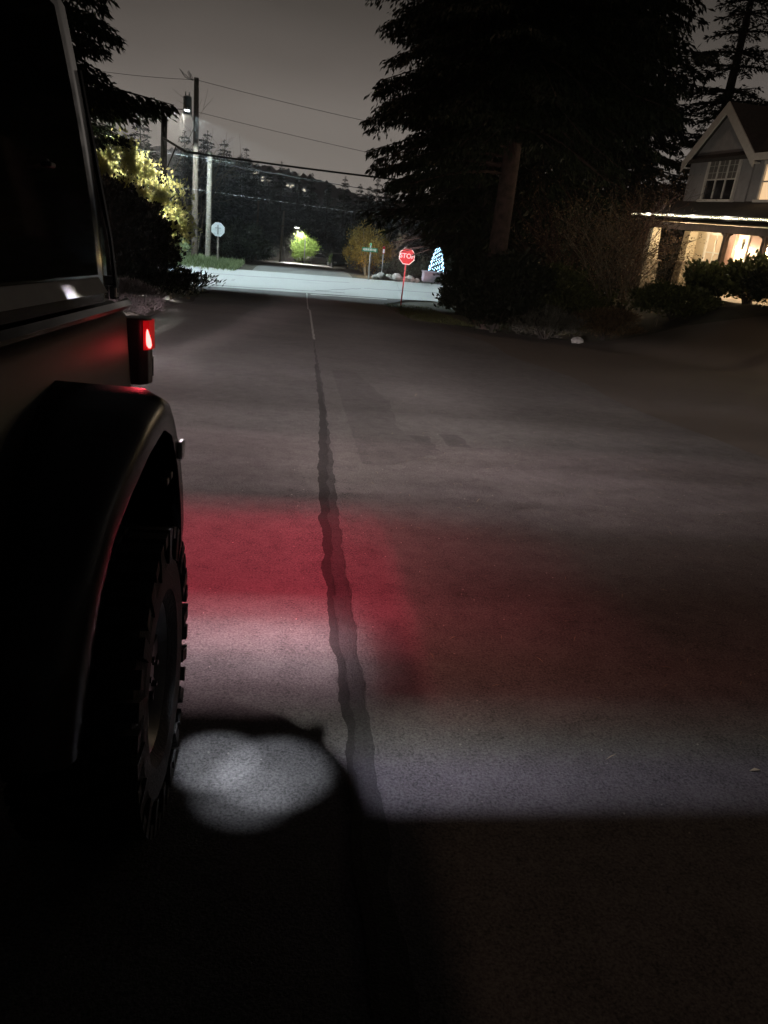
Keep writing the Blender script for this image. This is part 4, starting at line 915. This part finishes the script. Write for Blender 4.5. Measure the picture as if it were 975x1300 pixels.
oct_mb((bx, by - .03, -.56), .41, .012, Matrix.Identity(3)).build('plate', M['signback'], t, bb)
m = MB()
for dz in (-.12, .12): m.blob((bx, by - .04, -.56 + dz), (.02, .01, .02), 8, 5)
m.build('bolt', M['steel'], t, bb)
m = MB(); m.box((bx, by - .045, -.56), (.07, .02, .5)); m.box((bx, by - .044, -.48), (.34, .016, .05)); m.build('bracket', M['grey_metal'], t, bb)
# STOP sign facing us
sx, sy = 4.74, 33.3; sb = (sx - .04, sy, g(sx, sy)); ts = thing('stop_sign', 'red octagonal stop sign on a thin reflective post at the junction', 'stop sign', sb)
rot = Matrix.Rotation(R(4), 3, 'Z') @ Matrix.Rotation(R(2), 3, 'Y')
sc = (sx, sy - .05, -.26)
m = MB(); m.box(((sx + sb[0]) / 2 - .01, sy, (sb[2] - .55) / 2 + .08), (.05, .03, -.1 - sb[2] + .0), rot=Matrix.Rotation(R(1.2), 3, 'Y')); m.build('post', noisy('red_post', (.5, .02, .03), (.62, .05, .06), 3, .4), ts, sb)
oct_mb(sc, .37, .006, rot).build('border', M['white'], ts, sb)
oct_mb(Vector(sc) + rot @ Vector((0, -.006, 0)), .335, .006, rot).build('face', M['red'], ts, sb)
def text(body, size, loc, rotm, mat, parent, org, name='lettering', ext=.004):
    cu = bpy.data.curves.new('tmp', 'FONT'); cu.body = body; cu.size = size; cu.align_x = 'CENTER'; cu.align_y = 'CENTER'; cu.extrude = ext; cu.offset = size * .012
    o = bpy.data.objects.new('tmp', cu); COL.objects.link(o); dg = bpy.context.evaluated_depsgraph_get()
    me = bpy.data.meshes.new_from_object(o.evaluated_get(dg)); bpy.data.objects.remove(o)
    me.transform(rotm.to_4x4()); me.transform(Matrix.Translation(Vector(loc) - Vector(org))); me.materials.clear(); me.materials.append(mat); me.name = name
    q = bpy.data.objects.new(name, me); COL.objects.link(q); q.parent = parent; return q
up = Matrix.Rotation(R(90), 3, 'X')
text('STOP', .27, Vector(sc) + rot @ Vector((0, -.014, 0)), rot @ up, M['white'], ts, sb)
# street name sign
nx, ny = 4.35, 45.55; nb = (nx, ny, g(nx, ny)); t = thing('street_name_sign', 'green street name plates on a grey post across the junction', 'street sign', nb)
m = MB(); m.tube([(nx, ny, nb[2] - .2), (nx - .04, ny, -.55)], .045, 10); m.build('post', M['steel'], t, nb)
m = MB(); m.box((nx - .08, ny - .06, -.79), (.92, .012, .24)); pl = m.build('plate', M['green'], t, nb)
m = MB(); m.box((nx - .08, ny - .068, -.79), (.86, .004, .12)); 
M['nametext'] = plain('sign_lettering', (.62, .72, .66), .5)
m = MB(); xx = -.36
for k in range(9):
    wd = random.uniform(.05, .085); m.box((nx - .08 + xx, ny - .068, -.79 + random.uniform(-.01, .01)), (wd, .004, random.uniform(.10, .15))); xx += wd + .02
m.build('lettering', M['nametext'], pl, nb)
m = MB(); m.box((nx - .04, ny, -.52), (.012, .8, .2)); m.build('plate', M['green'], t, nb)
# small red and white marker
rx, ry = 5.28, 47.3; rb = (rx, ry, g(rx, ry)); t = thing('marker_sign', 'narrow red and white marker between the name sign and stop sign', 'sign', rb)
m = MB(); m.tube([(rx, ry, rb[2] - .1), (rx, ry, -.6)], .03, 8); m.build('post', M['steel'], t, rb)
m = MB(); m.box((rx, ry - .04, -.82), (.15, .012, .4)); m.build('plate', M['red'], t, rb)
m = MB(); m.box((rx, ry - .05, -.88), (.11, .006, .22)); m.build('stripe', M['white'], t, rb)
# wall, boulders, planter and festive tree across the street
gb = 'boulders along the far kerb'
for i, (x, y, s) in enumerate([(5.2, 47.0, .34), (5.75, 47.3, .28), (6.25, 47.25, .36), (6.75, 47.4, .22), (7.1, 47.5, .30), (7.55, 47.6, .18), (4.85, 46.9, .2)]):
    m = MB(); m.blob((x, y, g(x, y) + s * .35), (s, s * .8, s * .75), 10, 7, .14, i); o = m.build('boulder', M['rock'], None, (x, y, g(x, y)), own=True, smooth=False)
    tag(o, ['grey boulder right of the street name post', 'middle boulder of the row left of the stop sign post', 'largest pale boulder by the stop sign post', 'small boulder just right of the stop sign post', 'rounded boulder right of the stop sign post', 'smallest boulder near the planter', 'small boulder at the foot of the name sign'][i], 'boulder', gb)
M['planter'] = noisy('pink_stone', (.20, .155, .18), (.30, .23, .27), 6, .8, .3, 20)
xb, yb = 9.05, 49.0; pb = (xb, yb, g(xb, yb)); t = thing('planter', 'pale pinkish stone planter box under the festive tree', 'planter', pb)
m = MB(); m.box((xb, yb, pb[2] + .28), (1.85, .9, .56)); m.build('box', M['planter'], t, pb, bevel=.02)
m = MB(); m.box((xb, yb, pb[2] + .60), (1.95, 1.0, .08)); m.build('rim', M['planter'], t, pb, bevel=.015)
fb = (xb - .1, yb, pb[2] + .62); ft = thing('festive_tree', 'small conical tree covered in bluish white lights on the planter', 'tree', fb)
FH, FR = 1.75, .46
n = 2600; q = rng.random(n) ** .7; a = rng.uniform(0, 6.28, n); rr = FR * (1 - q) ** .75 * rng.uniform(.3, 1.0, n)
P = np.column_stack([fb[0] + rr * np.cos(a), fb[1] + rr * np.sin(a), fb[2] + .05 + q * FH]); A = np.column_stack([np.cos(a), np.sin(a), -.3 + 0 * a])
np_mesh('crown', leaves(P, .12, A, .3, .8), 4, LM['fir'], ft, fb)
m = MB(); m.tube([(fb[0], fb[1], fb[2] - .08), (fb[0], fb[1], fb[2] + FH * .9)], [.05, .01], 6); m.build('trunk', M['bark_dark'], ft, fb)
M['coldbulb'] = emit_mat('cold_bulb', (.42, .72, 1.0), 7)
m = MB()
for k in range(210):
    q = (k + .5) / 210; a = k * 2.399; r_2 = FR * (1 - q) ** .75 * (1 + .12 * math.sin(k * 1.7)) + .02
    m.blob((fb[0] + r_2 * math.cos(a), fb[1] + r_2 * math.sin(a), fb[2] + .08 + q * FH * .98 + .04 * math.sin(k * 3.1)), (.024, .024, .032), 6, 4)
m.build('bulb', M['coldbulb'], ft, fb)['kind'] = 'stuff'
# far lamp and far pole
fx_, fy_ = 1.15, 100.0; b = (fx_, fy_, g(fx_, fy_)); t = thing('street_lamp', 'far street lamp on a thin pole above the lime-green tree', 'street lamp', b)
m = MB(); m.tube([(fx_, fy_, b[2] - .2), (fx_ - .05, fy_, -2.9), (fx_ - .3, fy_, -2.35), (fx_ - .85, fy_ - .1, -2.0)], [.08, .06, .05, .04], 8); m.build('pole', M['steel'], t, b, smooth=True)
m = MB(); m.loft([[(fx_ - .85 - d, fy_ - .1 + a * w, -2.0 + .55 * d + h * q) for a, q in ((-1, 0), (1, 0), (.7, 1), (-.7, 1))] for d, w, h in ((0, .06, .06), (.2, .14, .12), (.5, .14, .10), (.65, .06, .04))]); lh = m.build('lamp_head', M['grey_metal'], t, b)
m = MB(); m.blob((fx_ - 1.15, fy_ - .12, -1.88), (.32, .14, .06), 10, 6); m.build('lamp_glass', emit_mat('far_lamp_glass', (1, .97, .9), 6), lh, b, smooth=True)
t, b = pole('utility_pole', 'thin pale pole beside the far road with guy wires', -1.75, 90, .1, .15, .11, M['pole_pale'], (.25, 0))
m = MB(); m.tube([(-1.9, 89.9, -1.55), (-1.3, 89.9, -1.45)], .05, 6); m.build('crossarm', M['pole'], t, b)
m = MB(); m.tube([(-1.55, 90, -1.6), (-1.1, 89.5, -5.4)], .02, 5); m.build('guy_wire', M['wire_pale'], t, b)
t, b = pole('utility_pole', 'faint grey pole among the far trees left of the road', -4.3, 86, .9, .13, .10, M['pole'], (.15, 0))
wire('thin wire drooping to the far pole from the left', (-11.0, 88, .2), (-1.6, 90, -1.4), .9, .02)
# ---- far cars
def car(name, label, x, y, yaw, paint, lights=None, scale_=1.0, group=None):
    b = (x, y, g(x, y)); t = thing(name, label, 'car', b, group); t.rotation_euler = (0, 0, yaw)
    o0 = (0, 0, 0)
    def cb(mb, nm, mat, par=t, **k): return mb.build(nm, mat, par, o0, **k)
    prof = lambda w, z: [(-w, z), (w, z)]
    m = MB()
    def ring(y_, zlo, zhi, w): return [(-w, y_, zlo), (-w * 1.02, y_, (zlo + zhi) / 2), (-w * .9, y_, zhi), (w * .9, y_, zhi), (w * 1.02, y_, (zlo + zhi) / 2), (w, y_, zlo)]
    m.loft([ring(-2.2, .42, .72, .74), ring(-2.05, .30, .86, .84), ring(-.8, .26, .98, .90), ring(1.2, .26, 1.0, .90), ring(2.05, .30, .95, .84), ring(2.2, .45, .85, .74)]); cb(m, 'body', paint, smooth=True)
    m = MB()
    def cr(y_, z, w): return [(-w, y_, z), (w, y_, z)]
    m.add([(-.84, -1.1, .96), (.84, -1.1, .96), (.84, 1.75, .98), (-.84, 1.75, .98), (-.66, -.3, 1.46), (.66, -.3, 1.46), (.66, 1.15, 1.45), (-.66, 1.15, 1.45)],
          [(0, 3, 2, 1), (4, 5, 6, 7), (0, 1, 5, 4), (1, 2, 6, 5), (2, 3, 7, 6), (3, 0, 4, 7)]); cb(m, 'windows', M['jglass'])
    m = MB(); m.box((0, .42, 1.465), (1.32, 1.5, .04)); cb(m, 'roof', paint, bevel=.015)
    for sx_ in (-1, 1):
        for yy in (-1.35, 1.35):
            m = MB(); m.tube([(sx_ * .70, yy, .33), (sx_ * .90, yy, .33)], .33, 18); m.tube([(sx_ * .89, yy, .33), (sx_ * .91, yy, .33)], .2, 14); cb(m, 'wheel', M['rubber'])
        m = MB(); m.box((sx_ * .62, -2.16, .68), (.32, .10, .14)); cb(m, 'headlight', lights[0] if lights else M['lamp_clear'], bevel=.02)
        m = MB(); m.box((sx_ * .66, 2.14, .78), (.28, .12, .16)); cb(m, 'taillight', lights[1] if lights else M['lamp_red_off'], bevel=.02)
    return t
car('parked_car', 'dark car parked at the right side of the far road', 4.75, 88, 0.1, M['jpaint'])
car('far_car', 'distant white car with red tail lamps lit on the far road', 1.05, 118, .25, M['white'], (M['lamp_clear'], emit_mat('far_tail_lit', (1, .06, .10), 10)))
car('far_car', 'low pale car standing sideways at the end of the far road', 3.5, 117, 1.5, M['white'])
# ---- houses with lit windows on the far hill
M['farglow'] = emit_mat('far_window', (1, .9, .72), .9)
for i, (px, pz, wd) in enumerate([(-17.2, 9.2, 3.4), (-12.6, 7.6, 4.6), (-21.8, 9.4, 3.0), (-3.6, 6.4, 4.2), (3.0, 5.4, 3.0)]):
    y = 322; z0 = float(hill_z(px, 322)); z0 = min(z0, pz) ; hb_ = (px, y - 4, pz - 1.6)
    t = thing('hillside_house', ['lit house on the dark hill, second from left', 'brightest lit house on the dark hill above the woods', 'leftmost lit house on the dark hill', 'lit house on the hill half hidden by treetops', 'dim small house lit on the right of the hill'][i], 'house', hb_)
    m = MB(); m.box((px, y - 3, pz - 1.4), (wd, 3, 3.6)); m.build('wall', M['hwall'], t, hb_)
    m = MB(); m.prism([(px - wd * .6, pz + .4), (px + wd * .6, pz + .4), (px, pz + 1.7)], y - 4.7, y - 1.3, 'y'); m.build('roof', M['hroof'], t, hb_)
    gg = random.Random(i)
    for k in range(4 if i in (1, 3) else 2):
        m = MB(); m.box((px + gg.uniform(-.4, .4) * wd, y - 4.53, pz - .2 + gg.uniform(-1.1, .3)), (gg.uniform(.5, 1.1), .06, gg.uniform(.4, .8))); m.build('window', M['farglow'], t, hb_)
# ---- stones and bits on the ground
m = MB(); m.blob((8.2, 21.0, g(8.2, 21.0) + .06), (.19, .14, .11), 10, 7, .12, 5); tag(m.build('stone', noisy('white_stone', (.26, .25, .24), (.42, .41, .39), 8, .8), None, (8.2, 21.0, g(8.2, 21.0)), own=True), 'small white stone at the gravel edge below the shrubs', 'stone')
m = MB(); m.blob((-3.5, 16.7, g(-3.5, 16.7) + .06), (.32, .24, .12), 10, 7, .12, 6); tag(m.build('stone', M['rock'], None, (-3.5, 16.7, g(-3.5, 16.7)), own=True), 'flat grey stone beneath the lavender mound', 'stone')
x, y = 1.72, 1.93; m = MB(); m.add([(x - .02, y, g(x, y) + .006), (x + .003, y - .006, g(x, y) + .014), (x + .022, y + .002, g(x, y) + .008), (x + .002, y + .009, g(x, y) + .010)], [(0, 1, 2, 3)])
o = m.build('fallen_leaf', LM['pale'], None, (x, y, g(x, y)), own=True, fix=False); md = o.modifiers.new('thickness', 'SOLIDIFY'); md.thickness = .002; tag(o, 'tiny pale leaf on the asphalt at lower right', 'leaf')
# ------------------------------------------------------------------ the lamps of the street
SW = (.76, .95, 1.0)
beam('street_lamp_light', (PX - .06, PY - 2.48, 5.15), 5.15 + 2.42, 6.6, [(32.2, (0, 0, 0)), (33.6, scale(SW, .35)), (36.5, scale(SW, .85)), (42, SW), (48, scale(SW, .9)), (52, scale(SW, .3)), (58, (0, 0, 0))],
     [(-14, .2), (-8, .9), (0, 1), (7, .72), (12, .42), (22, .0)], radius=.12)
sh_ = point('hedge_glow', (PX - .06, PY - 2.48, 5.2), 160000, (1.0, .97, .84), .12)
sh_.data.type = 'SPOT'; sh_.data.spot_size = R(19); sh_.data.spot_blend = .4
sh_.rotation_euler = (Vector((-6.6, 28.4, .6)) - Vector((PX - .06, PY - 2.48, 5.2))).to_track_quat('-Z', 'Y').to_euler()
beam('far_street_light', (fx_ - 1.15, fy_ - .12, -1.98), 5.0, 3.8, [(66, (0, 0, 0)), (80, (.5, .48, .42)), (95, (1, .97, .86)), (108, (1, .97, .86)), (122, (.5, .48, .42)), (135, (0, 0, 0))], [(-6, 0), (-3, .8), (0, 1), (4, .9), (9, 0)], radius=.1)
gl = point('garden_uplight', (4.45, 49.6, -2.05), 60, (1, .66, .22), .04)
def add_fill_spot(aim, watts, cone, col, src=(-.47, 2.76, 1.0)):
    """added narrow spot that brightens one sign or trunk far down the road"""
    l = bpy.data.lights.new('fill_spot', 'SPOT'); l.energy = watts; l.color = col; l.spot_size = R(cone); l.spot_blend = .5; l.shadow_soft_size = .03
    o = bpy.data.objects.new('fill_spot', l); COL.objects.link(o); o.location = src; o.rotation_euler = (Vector(aim) - Vector(src)).to_track_quat('-Z', 'Y').to_euler(); return o
add_fill_spot((4.74, 33.3, -.45), 60000, 4.4, (1, .74, .74))  # added spot in place of the stop sign's reflectivity
add_fill_spot((7.0, 24.0, 3.0), 160, 13, (1, .5, .5))  # added reddish spot on the cedar trunk
add_fill_spot((4.27, 45.5, -.79), 26000, 2.0, (.9, 1, .95))  # added spot in place of the name plate's reflectivity
# ================================================================== camera, sky, light
f_px, cx_, cy_ = 940.0, 487.5, 650.0
p_, r_ = R(22.3), R(6.0)
Nn = np.array([-math.sin(r_) * math.cos(p_), math.cos(r_) * math.cos(p_), math.sin(p_)])
Dd = np.array([375 - cx_, 328 - cy_, f_px]); Dd = Dd / np.linalg.norm(Dd)
Yc = Dd - Dd.dot(Nn) * Nn; Yc /= np.linalg.norm(Yc); Zc = -Nn; Xc = np.cross(Yc, Zc)
WM = np.array([Xc, Yc, Zc])                         # camera (right, down, forward) -> world
Rm = Matrix([[WM[i][0], -WM[i][1], -WM[i][2]] for i in range(3)])
cam = bpy.data.cameras.new('camera'); co = bpy.data.objects.new('camera', cam); COL.objects.link(co)
co.matrix_world = Matrix.Translation((0, 0, 1.6)) @ Rm.to_4x4()
cam.sensor_fit = 'VERTICAL'; cam.sensor_height = 36; cam.lens = 36 * f_px / 1300; cam.clip_start = .05; cam.clip_end = 3000
S.camera = co
w = bpy.data.worlds.new('World'); S.world = w; w.use_nodes = True
nt = w.node_tree; nt.nodes.clear()
out = N(nt, 'ShaderNodeOutputWorld'); bg = N(nt, 'ShaderNodeBackground'); bg2 = N(nt, 'ShaderNodeBackground'); ad = N(nt, 'ShaderNodeAddShader')
sky = N(nt, 'ShaderNodeTexSky', sky_type='NISHITA', sun_disc=False, sun_elevation=R(63), sun_rotation=R(-95))
L(nt, sky.outputs[0], bg2.inputs[0]); bg2.inputs[1].default_value = .0006
tc = N(nt, 'ShaderNodeTexCoord'); sp = N(nt, 'ShaderNodeSeparateXYZ'); L(nt, tc.outputs['Generated'], sp.inputs[0])
cl = N(nt, 'ShaderNodeTexNoise', Scale=2.2, Detail=5, Roughness=.5)
mpn = N(nt, 'ShaderNodeMapping'); mpn.inputs['Scale'].default_value = (1, 1, 2.5); L(nt, tc.outputs['Generated'], mpn.inputs[0]); L(nt, mpn.outputs[0], cl.inputs['Vector'])
# elevation = asin(z); town glow under low cloud, strongest at the horizon
asn = N(nt, 'ShaderNodeMath', operation='ARCSINE'); L(nt, sp.outputs[2], asn.inputs[0])
wob = N(nt, 'ShaderNodeMath', operation='MULTIPLY_ADD'); L(nt, cl.outputs[0], wob.inputs[0]); wob.inputs[1].default_value = .10; L(nt, asn.outputs[0], wob.inputs[2])
sh = N(nt, 'ShaderNodeMath', operation='MULTIPLY_ADD'); L(nt, wob.outputs[0], sh.inputs[0]); sh.inputs[1].default_value = 1 / 1.6; sh.inputs[2].default_value = -.05 / 1.6
SKYS = 1.0
sr = ramp(nt, [(0.0, (.27, .240, .215)), (.05, (.205, .180, .160)), (.09, (.122, .105, .092)), (.13, (.070, .060, .051)), (.17, (.040, .0345, .030)), (.22, (.024, .021, .020)), (.30, (.012, .0105, .010)), (1.0, (.006, .0055, .005))], sh.outputs[0])
dp = N(nt, 'ShaderNodeVectorMath', operation='DOT_PRODUCT'); L(nt, tc.outputs['Generated'], dp.inputs[0]); dp.inputs[1].default_value = (.18, .98, 0)
az = ramp(nt, [(0.0, .18), (.42, .30), (.70, .95), (1, 1.0)], None); am = N(nt, 'ShaderNodeMath', operation='MULTIPLY_ADD'); L(nt, dp.outputs['Value'], am.inputs[0]); am.inputs[1].default_value = .5; am.inputs[2].default_value = .5; L(nt, am.outputs[0], az.inputs[0])
mm_ = N(nt, 'ShaderNodeMix', data_type='RGBA', blend_type='MULTIPLY'); mm_.inputs[0].default_value = 1; L(nt, sr.outputs[0], mm_.inputs[6]); L(nt, az.outputs[0], mm_.inputs[7])
L(nt, mm_.outputs[2], bg.inputs[0]); bg.inputs[1].default_value = SKYS
L(nt, bg.outputs[0], ad.inputs[0]); L(nt, bg2.outputs[0], ad.inputs[1]); L(nt, ad.outputs[0], out.inputs[0])
sun = bpy.data.lights.new('shadow_sun', 'SUN'); sun.energy = .15; sun.angle = R(3.0); sun.color = (1, .62, .42)  # added weak directional lamp, gives the vehicle its shadow edge
so = bpy.data.objects.new('shadow_sun', sun); COL.objects.link(so); so.location = (-20, 0, 40)
so.rotation_euler = Vector((math.cos(R(63)), -.06, -math.sin(R(63)))).to_track_quat('-Z', 'Y').to_euler()
v = S.view_settings; v.view_transform = 'Standard'; v.look = 'None'; v.exposure = 0; v.gamma = 1; v.use_curve_mapping = False
c = S.cycles; c.use_denoising = True; c.sample_clamp_indirect = 3.0; c.sample_clamp_direct = 0.0; c.max_bounces = 6; c.diffuse_bounces = 3; c.glossy_bounces = 3; c.transmission_bounces = 4; c.transparent_max_bounces = 8
c.caustics_reflective = False; c.caustics_refractive = False; c.use_light_tree = False
try: c.denoiser = 'OPENIMAGEDENOISE'
except Exception: pass
# ================================================================== thin night mist
hz = MB(); hz.box((0, 240, 9), (700, 500, 44)); hm = bpy.data.materials.new('night_mist'); hm.use_nodes = True
nt = hm.node_tree; nt.nodes.clear(); o_ = nt.nodes.new('ShaderNodeOutputMaterial'); pv = nt.nodes.new('ShaderNodeVolumePrincipled')
pv.inputs['Color'].default_value = (.93, .92, .92, 1); pv.inputs['Density'].default_value = .0006; pv.inputs['Anisotropy'].default_value = .2
nt.links.new(pv.outputs[0], o_.inputs['Volume'])
ho = hz.build('haze', hm); ho['kind'] = 'stuff'
S.cycles.volume_bounces = 0
